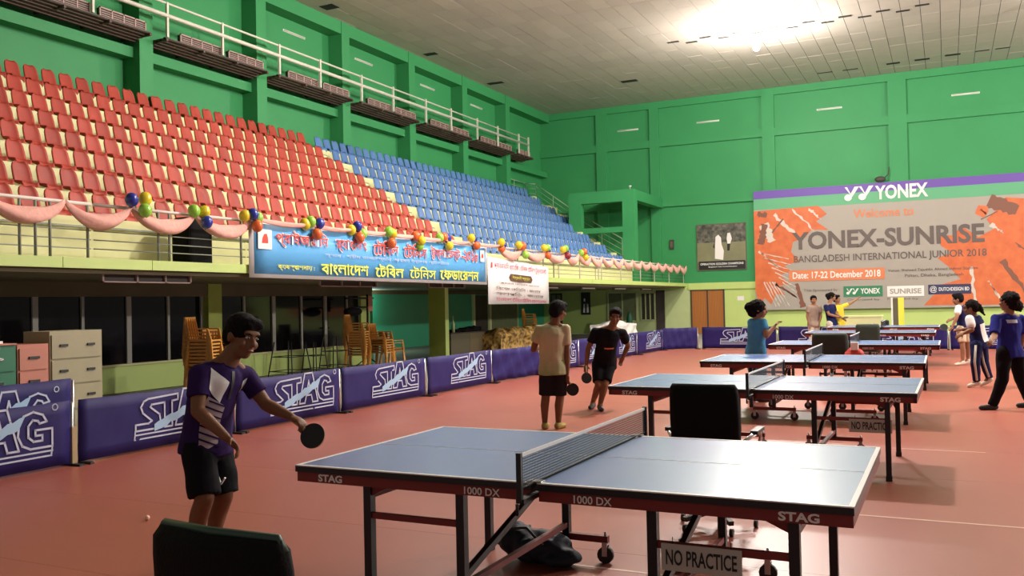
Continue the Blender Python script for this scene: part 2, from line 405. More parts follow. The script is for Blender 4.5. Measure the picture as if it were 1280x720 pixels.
# ---- stadium seats
def seat_mesh(name):
    prof = [(0.22, -0.05, 0.62), (0.255, 0.0, 0.80), (0.25, 0.04, 0.92), (0.17, 0.045, 0.98), (0.10, 0.06, 1.0), (0.06, 0.12, 1.0), (0.03, 0.23, 1.0), (0.0, 0.33, 0.95), (-0.02, 0.39, 0.80), (-0.035, 0.425, 0.48)]
    us = [-1, -0.8, -0.35, 0.35, 0.8, 1]; W = 0.163; T = 0.03
    vs = []; n = len(prof); m = len(us)
    for side in (0, 1):
        for i, (x, z, wf) in enumerate(prof):
            for u in us:
                lift = 0.035*abs(u)**3
                a = prof[max(0, i-1)]; b = prof[min(n-1, i+1)]; d = V((b[0]-a[0], 0, b[1]-a[1])).normalized(); nn = V((-d.z, 0, d.x))*-1
                p = V((x, u*W*wf, z))-nn*lift*(-1)
                if side: p = p+nn*(-T)*(-1)
                vs.append(p)
    fs = []; o = n*m
    for i in range(n-1):
        for j in range(m-1):
            a = i*m+j; fs.append((a, a+1, a+m+1, a+m)); fs.append((o+a, o+a+m, o+a+m+1, o+a+1))
    for i in range(n-1):
        a = i*m; fs.append((a, a+m, o+a+m, o+a)); a = i*m+m-1; fs.append((a, o+a, o+a+m, a+m))
    for j in range(m-1):
        fs.append((j, o+j, o+j+1, j+1)); a = (n-1)*m+j; fs.append((a, a+1, o+a+1, o+a))
    b = MB().add(vs, fs, True)
    b.box((0.04, -0.05, -0.005), (0.20, 0.05, 0.03))
    return b.mesh(name)
sr = seat_mesh('stadium_seat'); sb_ = sr.copy()
rows = ['top row', 'second row from the top', 'third row from the top', 'fourth row from the top', 'fourth row from the front', 'third row from the front', 'second row from the front', 'front row']
ymin = [11.9, 11.5, 11.0, 10.5, 10.0, 9.4, 8.9, 8.3]
seats = []
for i in range(8):
    y = 22.02-0.2; k = 0
    while y > ymin[i]: seats.append(('red', i, k, y)); k += 1; y -= 0.428
    y = 22.46+0.2; k = 0
    while y < YE[i]-0.3: seats.append(('blue', i, k, y)); k += 1; y += 0.428
seats.sort(key=lambda q: (q[0] == 'blue', (XS(q[1]))**2+q[3]**2))
sr.materials.append(M['seat_red']); sb_.materials.append(M['seat_blue'])
restv = MB(); sv = [tuple(v.co) for v in sr.vertices]; sf = [tuple(p.vertices) for p in sr.polygons]
for q, (c, i, k, y) in enumerate(seats):
    loc = (XS(i)-0.02+(0.09 if i == 0 else 0), y, TOPZ(i)+0.005)
    if q < 300:
        o = link('stadium_seat', sr if c == 'red' else sb_, None, None, loc)
        tag(o, '%s moulded seat in the %s, %s from the aisle steps' % (c, rows[i], nth[k]), 'seat', '%s stadium seats' % c)
    else: restv.add([(v[0]+loc[0], v[1]+loc[1], v[2]+loc[2]) for v in sv], sf, True)
tag(restv.build('stadium_seats', M['seat_blue']), 'remaining blue moulded seats filling the far right of the stand', 'seats', None, 'stuff')

# ---- under the balcony: window wall, columns, far green wall
XU = -14.5
wu = structure(part('wall_under_balcony', M['lime'], None, ((XU-0.15, 3.0, 0), (XU, 20.75, 0.52)), ((XU-0.15, 20.35, 0.52), (XU, 20.75, 2.14))))
part('beam', M['soffit'], wu, ((XU-0.15, 3.0, 1.87), (XU+0.1, 20.75, 2.14)))
part('sill', M['cream'], wu, ((XU-0.16, 3.0, 0.52), (XU+0.05, 20.4, 0.555)))
part('return_wall', M['green'], wu, ((XW, 20.75, 0), (XU, 20.9, 2.14)))
wd = structure(empty('window_1', (XU-0.08, 0, 0)))
mull = [3.1, 5.0, 7.5, 9.2, 10.6, 11.57, 12.62, 13.62, 14.57, 15.85, 16.85, 17.88, 18.84, 19.77, 20.35]
for a, b in zip(mull, mull[1:]):
    part('pane', M['glass'], wd, ((-0.01, a+0.03, 0.555), (0.01, b-0.03, 1.87)))
for i, y in enumerate(mull[1:-1]):
    wdt = 0.055 if i % 2 else 0.03
    part('mullion', M['alu'], wd, ((-0.04, y-wdt, 0.555), (0.05, y+wdt, 1.87)))
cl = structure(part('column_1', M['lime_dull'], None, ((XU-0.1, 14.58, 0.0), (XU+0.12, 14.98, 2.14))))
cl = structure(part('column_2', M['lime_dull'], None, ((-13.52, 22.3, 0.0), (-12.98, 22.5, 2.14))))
part('painted_lit_face', M['lime'], cl, ((-12.98, 22.3, 0.0), (-12.97, 22.5, 2.14)))  # lighter skin: light on this side is painted into its colour
M['teal'] = mat('teal_green_paint', (0.04, 0.36, 0.20), 0.4, var=0.1, vscale=1)
wg = structure(part('wall_green_recess', M['teal'], None, ((XW-0.1, 20.9, 0), (XW, YB, 2.14))))
part('beam', M['soffit'], wg, ((XW, 20.9, 2.0), (XW+0.15, YB, 2.14)))
t = thing('tube_lamp', 'lit tube lamp at the top of the teal wall under the balcony', 'lamp', (XW+0.12, 25.6, 1.93))
part('batten', M['white'], t, ((-0.1, -0.62, 0.02), (0.0, 0.62, 0.06)))
MB().cyl((-0.05, -0.6, 0), (-0.05, 0.6, 0), 0.015, n=8).build('tube', mat('lit_tube', (1, 1, 1), emit=((0.8, 1.0, 0.9), 9)), t)
lamp('tube_light', (XW+0.45, 25.6, 1.75), 60, 0.25, (0.75, 1.0, 0.9))

# doors, windows and posters at the far end beneath the balcony (on the back wall)
Yd = YB
def far_panel(name, x0, x1, z0, z1, m, frame=None, mull=0, fm=None, dp=0.05):
    t = structure(empty(name, (x0, Yd, 0)))
    W_ = x1-x0
    n = mull+1
    for q in range(n):
        a = W_*q/n; b = W_*(q+1)/n
        part('pane', m, t, ((a+0.02, -dp*0.5, z0), (b-0.02, 0, z1)))
    if frame:
        for q in range(n+1):
            a = W_*q/n; part('frame', frame, t, ((a-0.03, -dp, z0), (a+0.03, 0, z1)))
        part('frame', frame, t, ((-0.03, -dp, z1-0.04), (W_+0.03, 0, z1+0.03)))
        if z0 > 0.1: part('frame', frame, t, ((-0.03, -dp, z0-0.04), (W_+0.03, 0, z0+0.03)))
    return t
M['palewall'] = mat('pale_green_grey_wall', (0.48, 0.56, 0.26), 0.6, var=0.1, vscale=3)
far_panel('window_2', -14.9, -13.45, 0.62, 2.0, M['curtain'], M['palewall'], 1)
far_panel('window_3', -13.23, -12.55, 0.65, 1.96, M['frame_dk'], M['palewall'], 2)
far_panel('door_1', -12.45, -12.1, 0, 2.02, M['frame_dk'], M['frame_dk'])
d2 = far_panel('door_2', -10.78, -9.26, 0, 2.03, M['wood'], M['frame_dk'], 1, dp=0.06)
far_panel('door_3', -17.9, -17.35, 0, 2.0, M['curtain'], M['frame_dk'], 1)
part('pale_wall', M['palewall'], wb, ((-12.05, YB-0.02, 0), (-10.85, YB, 2.04)))
part('pale_wall', M['palewall'], wb, ((-15.0, YB-0.015, 0), (-12.5, YB, 2.1)))
# doors in the green side wall near its far end
for nm, y0, y1, m in (('door_4', 33.9, 35.2, M['frame_dk']), ('door_5', 35.4, 38.2, M['curtain'])):
    t = structure(empty(nm, (XW, y0, 0)))
    part('panel', m, t, ((0, 0.04, 0), (0.05, y1-y0-0.04, 1.95)))
    part('frame', M['cream'], t, ((0, -0.12, 0), (0.09, 0.04, 2.0)))
    part('frame', M['palewall'], t, ((0, y1-y0-0.06, 0), (0.09, y1-y0+0.02, 2.0)))
fn = lambda x, z: V((x, YB-0.035, z))
t = thing('wall_poster', 'small black poster with white figures hanging on lime wall under the balcony', 'poster', (-16.06, YB, 1.5))
part('board', M['black'], t, ((-0.24, -0.03, -0.55), (0.24, 0, 0.55)))
f2 = lambda x, z: V((x, -0.034, z))
flat_poly([[(-0.14, -0.45), (-0.04, -0.45), (-0.04, 0.0), (-0.12, -0.05)], [(0.04, -0.45), (0.16, -0.45), (0.14, -0.05), (0.06, 0.0)], [(-0.1, 0.1), (-0.02, 0.1), (-0.02, 0.25), (-0.1, 0.25)]], f2, 'print', M['white'], t)
for k2 in range(4):
    t = thing('soffit_notice', 'pale lettered strip on dark balcony beam, %s from the far door' % nth[3-k2], 'notice', (-12.1, 27.0+3.6*k2, 2.02), 0, 'strips under the balcony edge')
    part('strip', M['frame_dk'], t, ((0, 0, 0), (0.03, 1.7, 0.13)))
    part('print', M['white'], t, ((0.03, 0.2, 0.045), (0.034, 1.5, 0.085)))

# vent grilles hanging under the balcony edge
def grille(loc, ln, label):
    t = thing('hanging_grille', label, 'grille', loc)
    part('frame', M['pinkmetal'], t, ((0, 0, 0), (0.04, ln, 0.02)), ((0, 0, 0), (0.04, 0.03, 0.18)), ((0, ln-0.03, 0), (0.04, ln, 0.18)), ((0, ln*0.36, 0), (0.04, ln*0.36+0.03, 0.18)), ((0, ln*0.68, 0), (0.04, ln*0.68+0.03, 0.18)))
    part('backing', M['frame_dk'], t, ((-0.02, 0.02, 0.01), (0.0, ln-0.02, 0.18)))
grille((-11.35, 9.35, 2.02), 1.75, 'pale framed grille hanging under the bare balcony edge')
grille((-11.9, 15.2, 2.02), 2.1, 'pale framed grille hanging under the blue banner, left one')
grille((-11.9, 19.6, 2.02), 1.9, 'pale framed grille hanging under the blue banner, right one')

# ---- entry frame box at the far end of the stand
bx = structure(empty('wall_entry_frame'))
Yf = 36.95
part('post', M['green'], bx, ((-15.05, Yf, 4.2), (-14.47, Yf+0.35, 6.4)))
part('post', M['green'], bx, ((-12.56, Yf, 2.35), (-12.02, Yf+0.45, 6.4)))
part('lintel', M['green'], bx, ((-14.47, Yf, 5.9), (-12.56, Yf+0.35, 6.4)))
part('mid_bar', M['green'], bx, ((-14.47, Yf, 4.57), (-12.56, Yf+0.3, 4.81)))
part('side_beam', M['green'], bx, ((-12.4, Yf+0.45, 5.95), (-12.02, YB, 6.4)))
part('roof', M['green'], bx, ((-15.05, Yf+0.35, 6.3), (-12.4, YB, 6.4)))
part('inner_wall', M['green'], bx, ((-15.05, Yf+0.35, 2.35), (-14.9, Yf+1.2, 6.3)))
tag(bx, kind='structure')
t = thing('small_lamp', 'tiny white lamp standing on top corner of green frame', 'lamp', (-12.25, Yf+0.2, 6.4))
MB().cyl((0, 0, 0), (0, 0, 0.12), 0.012).build('stem', M['tube'], t); MB().ell((0, 0, 0.15), (0.07, 0.05, 0.03)).build('head', M['white'], t)
def stair_rail(label, pts, h=0.95, group='stair railings'):
    t = thing('stair_railing', label, 'railing', (0, 0, 0), 0, group)
    tr = MB()
    for a, b in zip(pts, pts[1:]): tr.cyl(V(a)+V((0, 0, h)), V(b)+V((0, 0, h)), 0.025, n=6)
    tr.build('handrail', M['netgrey'], t)
    for q in (0.25, 0.5, 0.75):
        m2 = MB()
        for a, b in zip(pts, pts[1:]): m2.cyl(V(a)+V((0, 0, h*q)), V(b)+V((0, 0, h*q)), 0.012, n=6)
        m2.build('mid_rail', M['netgrey'], t)
    for a, b in zip(pts, pts[1:]):
        n = max(1, round((V(b)-V(a)).length/1.1))
        for k in range(n+1):
            p = V(a).lerp(V(b), k/n); MB().cyl(p-V((0, 0, 0.2)), p+V((0, 0, h)), 0.02, n=6).build('post', M['netgrey'], t)
    return t
stair_rail('grey green stair railing beside the top blue seats', [(-18.2, 36.6, 6.45), (-18.15, 39.2, 6.4), (-17.7, 39.3, 6.35), (-15.9, 39.3, 5.05)])
stair_rail('grey green stair railing seen through the upper opening of the green frame', [(-15.6, 39.9, 4.65), (-13.6, 39.9, 3.45)], 1.05)
stair_rail('grey green stair railing seen through the lower opening of the green frame', [(-14.6, 38.4, 3.6), (-13.4, 38.4, 2.75), (-12.7, 38.4, 2.7)], 0.9)
stt = structure(empty('stair_flight'))
for k in range(8):
    part('step', M['cream'], stt, ((-17.9+0.5*k, 39.0, 5.9-0.42*k), (-17.4+0.5*k, 41.2, 6.3-0.42*k)))

# ---- balcony railing
def rail_span(y0, y1, ys, label, mm):
    t = thing('balcony_railing', label, 'railing', (XF-0.06, y0, 2.35), 0, 'balcony railing spans')
    MB().cyl((0, 0, 0.78), (0, y1-y0, 0.78), 0.026, n=8).build('top_rail', M['rail'], t)
    for z in (0.14, 0.27, 0.40): MB().cyl((0, 0, z), (0, y1-y0, z), 0.009, n=6).build('mid_rail', M['railgrey'], t)
    for y in ys: MB().cyl((0, y-y0, 0), (0, y-y0, 0.78), 0.02, n=8).build('post', mm, t)
rail_span(-1, 5.9, [-0.5, 2, 2.2, 4.5], 'pipe railing on the balcony left of the picture edge', M['railgrey'])
rail_span(5.95, 8.95, [6.0, 7.85, 8.08, 8.3, 8.9], 'pipe railing on the balcony edge at far left', M['railgrey'])
rail_span(9.0, 12.1, [10.18, 10.4, 12.0], 'pipe railing in front of black speaker', M['railgrey'])
rail_span(12.15, 21.0, [12.3, 14.5, 14.7, 17, 17.2, 19.4, 19.6, 20.9], 'pipe railing behind the blue banner', M['railgrey'])
rail_span(21.05, 26.0, [21.2, 23.0, 23.2, 25.0, 25.8], 'pipe railing behind the white banner', M['railgrey'])
rail_span(26.05, 41.3, [26.2, 28.0, 29.5, 29.8, 30.1, 32.2, 34.6, 36.5, 38.7, 41.1], 'pipe railing along the far end of the balcony', M['rail'])
t = thing('loudspeaker', 'tall black speaker standing behind the balcony railing', 'speaker', (-11.55, 11.36, 2.35))
MB().rbox((-0.22, -0.29, 0), (0.22, 0.29, 0.80), 0.1, 4).build('cabinet', M['blackfab'], t)
part('foot', M['black'], t, ((-0.2, -0.25, -0.0), (0.2, 0.25, 0.03)))

# pink swags of cloth and balloons along the rail
ties = [6.1, 7.25, 8.44, 9.56, 10.82, 12.12, 13.7, 15.1, 16.2, 17.4, 18.7, 20.05, 21.7, 23.25, 24.95, 26.5]
y = 26.5
while y < 40.6: y += 1.13; ties.append(min(y, 41.2))
def swag(y0, y1, z0, sag, r, seed):
    b = MB(); n = 22; m = 14; rn = random.Random(seed); ph = rn.uniform(0, 6); vs = []
    for k in range(n+1):
        u = k/n; y = y0+(y1-y0)*u; z = z0-sag*(4*u*(1-u))**0.85; w_ = 0.022+r*math.sin(u*PI)**0.8
        d = V((0, y1-y0, -sag*4*(1-2*u))).normalized(); nn = V((0, -d.z, d.y))
        for q in range(m):
            a = 2*PI*q/m; f = 1+0.16*math.sin(3*a+ph+4*u)+0.10*math.sin(7*a+ph*2-7*u)
            vs.append(V((0.03*math.sin(u*PI), y, z))+V((1, 0, 0))*math.cos(a)*w_*0.7*f+nn*math.sin(a)*w_*f)
    fs = [(k*m+q, k*m+(q+1) % m, (k+1)*m+(q+1) % m, (k+1)*m+q) for k in range(n) for q in range(m)]
    fs += [tuple(range(m))[::-1], tuple(n*m+q for q in range(m))]
    return b.add(vs, fs, True)
for i, (a, b) in enumerate(zip(ties, ties[1:])):
    near_b = 12 <= a < 21
    s_ = swag(0, b-a, 0, 0.05 if near_b else 0.26, 0.022 if near_b else (0.10 if a > 21 else 0.088), i)
    lab = 'pink satin swag on the balcony rail, %s from the left edge' % nth[max(0, i-1)] if i else 'pink satin swag on the rail outside the left edge'
    o = s_.build('cloth_swag', M['pink'], None, (XF+0.06 if not near_b else XF+0.13, a, 3.16 if (near_b or a > 21) else 3.13)); tag(o, lab, 'swag', 'pink swags on the balcony rail')
balm = {}
def put_balloon(c, y, dy, dz, dx, r, where):
    if c not in balm:
        b = MB().ell((0, 0, 0), (1, 1, 1.12), 16, 12); b.cyl((0, 0, -1.22), (0, 0, -1.08), 0.14, 0.05, n=6)
        balm[c] = b.mesh('balloon')
    o = link('balloon', balm[c], BAL[c], None, (XF+0.10+dx, y+dy, 3.16+dz)); o.scale = (r, r, r); o.rotation_euler = (random.uniform(-.5, .5), random.uniform(-.4, .4), 0)
    tag(o, '%s balloon in %s' % (c, where), 'balloon', 'balloons on the balcony rail')
place = ['cluster above the bare parapet left of the black speaker', 'cluster right above the black speaker', 'cluster at the left top corner of the blue banner', 'cluster over the first red word of the blue banner', 'cluster over the second word of the blue banner', 'cluster over the third word of the blue banner', 'cluster at the foot of the aisle steps', 'cluster right of the aisle steps', 'cluster over the right end of the blue banner', 'cluster just right of the blue banner', 'cluster above left half of the white banner', 'cluster above right half of the white banner', 'cluster right of the white banner', 'last cluster before the bare swags']
bal = [(9.6, [('blue', -0.06, 0.08, 0), ('yellow', 0.19, 0.12, 0), ('green', 0.10, -0.07, 0.1)]),
       (10.82, [('green', -0.05, 0.02, 0), ('yellow', 0.17, 0.02, 0), ('blue', 0.12, -0.16, 0.1)]),
       (12.05, [('yellow', -0.12, 0.03, 0), ('blue', 0.0, 0.06, 0.08), ('green', 0.17, 0.02, 0.03), ('orange', 0.08, -0.14, 0.1)]),
       (13.75, [('green', -0.1, 0.05, 0.05), ('blue', 0.16, 0.03, 0.05), ('orange', 0.05, -0.18, 0.08), ('yellow', -0.2, 0.0, 0)]),
       (15.15, [('blue', 0.0, 0.06, 0.05), ('yellow', -0.15, -0.02, 0), ('orange', 0.04, -0.16, 0.08), ('green', 0.2, -0.08, 0.03)]),
       (16.3, [('green', 0.0, 0.03, 0.05), ('yellow', 0.16, 0.0, 0.04), ('orange', 0.06, -0.22, 0.08)]),
       (17.45, [('orange', -0.06, 0.0, 0.05), ('yellow', 0.12, -0.1, 0.09), ('green', 0.14, -0.22, 0.02)]),
       (18.75, [('orange', -0.05, 0.05, 0.03), ('blue', 0.16, 0.03, 0.0), ('yellow', 0.1, -0.16, 0.09), ('green', -0.2, 0.03, 0)]),
       (20.1, [('yellow', -0.05, 0.1, 0.05), ('blue', 0.15, 0.1, 0), ('orange', 0.18, -0.08, 0.07)]),
       (21.75, [('yellow', 0, 0.08, 0.05), ('blue', 0.2, 0.03, 0), ('orange', 0.1, -0.08, 0)]),
       (23.0, [('yellow', -0.1, 0.07, 0.03), ('orange', 0.08, 0.05, 0.06), ('red', 0.24, 0.06, 0), ('green', 0.2, -0.2, 0.09)]),
       (24.7, [('yellow', -0.05, 0.07, 0.04), ('green', 0.15, 0.08, 0.05), ('blue', 0.25, 0.0, 0), ('orange', 0.2, -0.15, 0.05)]),
       (26.2, [('yellow', -0.07, 0.08, 0.03), ('green', 0.12, 0.12, 0.04), ('blue', 0.24, 0.04, 0), ('red', 0.2, -0.1, 0.08)]),
       (27.9, [('green', -0.15, 0.05, 0.0), ('orange', 0.05, 0.1, 0.04), ('red', 0.18, 0.04, 0), ('yellow', 0.1, -0.1, 0.06)])]
for (y, L), pl in zip(bal, place):
    for c, dy, dz, dx in L: put_balloon(c, y, dy, dz, dx, 0.098 if y < 13 else 0.105, pl)

# ---- banners hanging on the balcony edge
M['ban_blue'] = mat('sky_blue_banner', (0.10, 0.38, 0.74), 0.45, var=0.04, vscale=2, bump=0.1, bscale=2)
M['ban_white'] = mat('white_banner', (0.80, 0.76, 0.76), 0.5, bump=0.1, bscale=2)
M['pr_red'] = mat('red_print', (0.70, 0.05, 0.03), 0.5); M['pr_yel'] = mat('yellow_print', (0.82, 0.80, 0.08), 0.5)
M['pr_dk'] = mat('dark_print', (0.12, 0.06, 0.04), 0.5); M['pr_mar'] = mat('maroon_print', (0.45, 0.03, 0.10), 0.5)
bn = thing('blue_banner', 'long sky blue banner with white border and foreign lettering on balcony edge', 'banner', (-10.95, 0, 0))
def sheet(y0, y1, z0a, z1a, z0b, z1b, name, m, parent, off=0.0, nseg=24, amp=0.012):
    b = MB(); fr = []; bk = []
    vs = []; 
    for s in (0, 1):
        for i in range(nseg+1):
            u = i/nseg; y = y0+(y1-y0)*u; dx = off+amp*math.sin(u*23)+amp*0.5*math.sin(u*57)
            for q in range(3):
                z = (z0a+(z0b-z0a)*u)*(1-q/2)+(z1a+(z1b-z1a)*u)*(q/2)
                vs.append((dx-(0.008 if s else 0), y, z))
    fs = []; o = (nseg+1)*3
    for i in range(nseg):
        for q in range(2):
            a = i*3+q; fs.append((a, a+3, a+4, a+1)); fs.append((o+a, o+a+1, o+a+4, o+a+3))
        a = i*3; fs.append((a, o+a, o+a+3, a+3)); a = i*3+2; fs.append((a, a+3, o+a+3, o+a))
    fs += [(0, 1, o+1, o), (1, 2, o+2, o+1)]; a = nseg*3; fs += [(a, o+a, o+a+1, a+1), (a+1, o+a+1, o+a+2, a+2)]
    b.add(vs, fs, True); return b.build(name, m, parent)
sheet(12.08, 21.1, 2.13, 3.12, 2.09, 3.08, 'border', M['ban_white'], bn, 0.0)
sheet(12.2, 20.98, 2.20, 3.09, 2.16, 3.05, 'cloth', M['ban_blue'], bn, 0.012)
fb = lambda a, b: V((0.045, a, b-0.0045*(a-12)))
flat_poly([[(12.26, 2.64), (12.62, 2.64), (12.62, 2.99), (12.26, 2.99)], [(20.62, 2.72), (20.84, 2.72), (20.84, 3.02), (20.62, 3.02)]], fb, 'badge', M['white'], bn)
fb2 = lambda a, b: V((0.049, a, b-0.0045*(a-12)))
hut = lambda cx, cz, s: [(cx-s, cz-s), (cx+s*0.9, cz-s), (cx+s*0.9, cz+s*0.1), (cx+s*0.5, cz+s), (cx-s*0.3, cz+s*0.9), (cx-s*0.8, cz)]
flat_poly([hut(12.44, 2.83, 0.085), hut(20.73, 2.88, 0.06)], fb2, 'badge_emblem', M['pr_red'], bn)
L1 = 'প্রাইজমানি র‍্যাংকিং টেবিল টেনিস টুর্নামেন্ট-২০১৯'
# vowel signs that stand before their letter are put in visual order by hand
w1 = [('\u09aa\u09cd\u09b0\u09be\u0987\u099c\u09ae\u09be\u09a8\u09bf', 12.72, 14.25), ('\u09b0\u09cd\u09af\u09be\u0982\u0995\u09bf\u0982', 14.5, 15.55), ('\u09c7\u099f\u09ac\u09bf\u09b2', 15.8, 16.75), ('\u09c7\u099f\u09a8\u09bf\u09b8', 16.98, 17.95), ('\u099f\u09c1\u09b0\u09cd\u09a8\u09be\u09c7\u09ae\u09a8\u09cd\u099f', 18.15, 19.55), ('-\u09e8\u09e6\u09e7\u09ee', 19.62, 20.5)]
fb3 = lambda a, b: V((0.047, a, b-0.006*(a-12)))
BY = 0.0
def pre(s):
    # pre-base i sign moves before its consonant because the plain lettering does no shaping
    out = ''
    for ch in s:
        if ch == '\u09bf' and out: out = out[:-1]+'\u09bf'+out[-1]
        else: out += ch
    return out
for s, a, b in w1:
    lettering(pre(s), fb3, a-0.015, b+0.015, 2.685, 3.025, M['white'], bn, 0.03, 'lettering_shadow')
    lettering(pre(s), lambda a, b: V((0.050, a, b-0.006*(a-12))), a, b, 2.70, 3.01, M['pr_red'], bn, 0.012)
w2 = [('\u09ac\u09cd\u09af\u09ac\u09b8\u09cd\u09a5\u09be\u09aa\u09a8\u09be\u09af\u09bc :', 12.77, 13.82, 2.27, 2.38), ('\u09ac\u09be\u0982\u09b2\u09be\u09c7\u09a6\u09b6', 14.02, 15.6, 2.22, 2.47), ('\u09c7\u099f\u09ac\u09bf\u09b2', 15.85, 16.95, 2.22, 2.50), ('\u09c7\u099f\u09a8\u09bf\u09b8', 17.2, 18.35, 2.22, 2.50), ('\u09c7\u09ab\u09a1\u09be\u09c7\u09b0\u09b6\u09a8', 18.55, 20.5, 2.22, 2.48)]
for s, a, b, c, d in w2: lettering(pre(s), fb2, a, b, c, d, M['pr_yel'], bn, 0.010 if s.endswith('\u09a8\u09bf\u09b8') else 0.02)
lettering('\u09b8\u09cd\u09a5\u09be\u09a8 : \u09b6\u09b9\u09c0\u09a6 \u09a4\u09be\u099c\u0989\u09a6\u09cd\u09a6\u09bf\u09a8 \u0986\u09b9\u09ae\u09a6 \u0987\u09a8\u09cd\u09c7\u09a1\u09be\u09b0 \u09b8\u09cd\u09c7\u099f\u09a1\u09bf\u09df\u09be\u09ae', fb2, 14.15, 18.98, 2.56, 2.66, M['logo'], bn)
wn = thing('white_banner', 'white banner with small red and black foreign lettering hanging off balcony', 'banner', (-10.93, 0, 0))
sheet(21.08, 25.1, 1.57, 2.84, 1.55, 2.66, 'cloth', M['ban_white'], wn, 0.0, 12, 0.015)
fw_ = lambda a, b: V((0.03, a, b-0.035*(a-21.1)))
lettering(pre('\u09aa\u09cd\u09b0\u09be\u0987\u099c\u09ae\u09be\u09a8\u09bf \u09b0\u09cd\u09af\u09be\u0982\u0995\u09bf\u0982 \u09c7\u099f\u09ac\u09bf\u09b2 \u09c7\u099f\u09a8\u09bf\u09b8 \u099f\u09c1\u09b0\u09cd\u09a8\u09be\u09c7\u09ae\u09a8\u09cd\u099f'), fw_, 21.4, 24.85, 2.52, 2.74, M['pr_mar'], wn, 0.0)
flat_poly([[(22.4, 2.25), (23.75, 2.25), (23.85, 2.35), (23.75, 2.45), (22.4, 2.45), (22.3, 2.35)]], fw_, 'title_plate', M['pr_dk'], wn)
lettering(pre('\u0989\u09c7\u09a6\u09cd\u09ac\u09be\u09a7\u09a8\u09c0 \u0985\u09a8\u09c1\u09b7\u09cd\u09a0\u09be\u09a8'), lambda a, b: V((0.034, a, b-0.035*(a-21.1))), 22.5, 23.65, 2.29, 2.41, M['pr_yel'], wn)
for s, a, b, c, d, m in ((':\u09aa\u09cd\u09b0\u09a7\u09be\u09a8 \u0985\u09a4\u09bf\u09a5\u09bf \u099c\u09a8\u09be\u09ac', 21.7, 24.3, 2.14, 2.21, 'pr_dk'), ('\u09ac\u09bf\u09c7\u09b6\u09b7 \u0985\u09a4\u09bf\u09a5\u09bf : \u099c\u09a8\u09be\u09ac', 21.5, 24.4, 1.98, 2.08, 'pr_dk'), ('\u09b8\u09ad\u09be\u09aa\u09a4\u09bf : \u099c\u09a8\u09be\u09ac', 21.5, 24.6, 1.84, 1.94, 'pr_dk'), ('\u09ac\u09be\u0982\u09b2\u09be\u09c7\u09a6\u09b6 \u09c7\u099f\u09ac\u09bf\u09b2 \u09c7\u099f\u09a8\u09bf\u09b8 \u09c7\u09ab\u09a1\u09be\u09c7\u09b0\u09b6\u09a8', 21.5, 24.8, 1.68, 1.80, 'pr_mar')):
    lettering(pre(s), fw_, a, b, c, d, M[m], wn)
flat_poly([[(21.22, 2.55), (21.3, 2.55), (21.3, 2.70), (21.22, 2.70)]], fw_, 'badge', M['pr_red'], wn)

# ---- catwalk of lamp trays and pipes along the left wall
for i in range(len(PIL)):
    a = PIL[i]+0.44; b = PIL[i+1]-0.02 if i+1 < len(PIL) else 40.6
    if b < 9: continue
    if i+1 == len(PIL): b = 38.3
    lab = nth[len(PIL)-1-i]
    t = thing('lighting_tray', 'brown slatted lighting tray on the left wall, %s bay from the far corner' % lab, 'lighting tray', (XW, a, 8.2), 0, 'lighting trays on the left wall')
    ln = b-a
    for k in range(5): part('slat', M['brown'], t, ((0.36+0.13*k, 0, 0.03+0.03*k), (0.44+0.13*k, ln, 0.08+0.03*k)))
    for yy in (0.0, ln*0.33, ln*0.66, ln-0.06): part('cross_bar', M['brown'], t, ((0.0, yy, 0.10), (1.0, yy+0.06, 0.16)))
    part('back_tray', M['frame_dk'], t, ((0.0, 0, 0.16), (0.98, ln, 0.18)))
    for k, (u0, u1) in enumerate(((0.16, 0.55), (0.62, 0.99))):
        f = thing('floodlight', 'dusty pink framed floodlight, %s tray from far corner, %s one' % (lab, 'nearer' if k == 0 else 'farther'), 'floodlight', (XW+0.72, a+ln*u0, 8.42), 0, 'floodlights on the trays')
        l2 = ln*(u1-u0)
        part('housing', M['frame_dk'], f, ((0.0, 0.02, 0.02), (0.10, l2-0.02, 0.22)))
        part('frame', M['pinkmetal'], f, ((0.10, 0, 0), (0.13, l2, 0.03)), ((0.10, 0, 0.21), (0.13, l2, 0.24)), *[((0.10, l2*q/4-0.012+0.012, 0), (0.13, l2*q/4+0.03, 0.24)) for q in range(4)], ((0.10, l2-0.03, 0), (0.13, l2, 0.24)))
        for q in range(3): part('louvre', M['pinkmetal'], f, ((0.10, 0.02, 0.055+0.05*q), (0.125, l2-0.02, 0.07+0.05*q)))
t = thing('pipe_rail', 'pair of long pale pipes running along the lighting trays', 'pipes', (-17.4, 0, 0))
MB().cyl((0, 3, 8.98), (0, 37.9, 8.93), 0.055, n=10).build('pipe', M['tube'], t)
MB().cyl((-0.02, 3, 9.33), (-0.02, 37.9, 9.20), 0.032, n=8).build('pipe', M['tube'], t)
for i, y in enumerate([p+0.5 for p in PIL if p > 7]+[p+2.4 for p in PIL if p > 7]+[37.88]):
    if y > 38: continue
    part('post', M['tube'], t, ((-0.03, y, 8.42), (0.03, y+0.06, 9.3)))

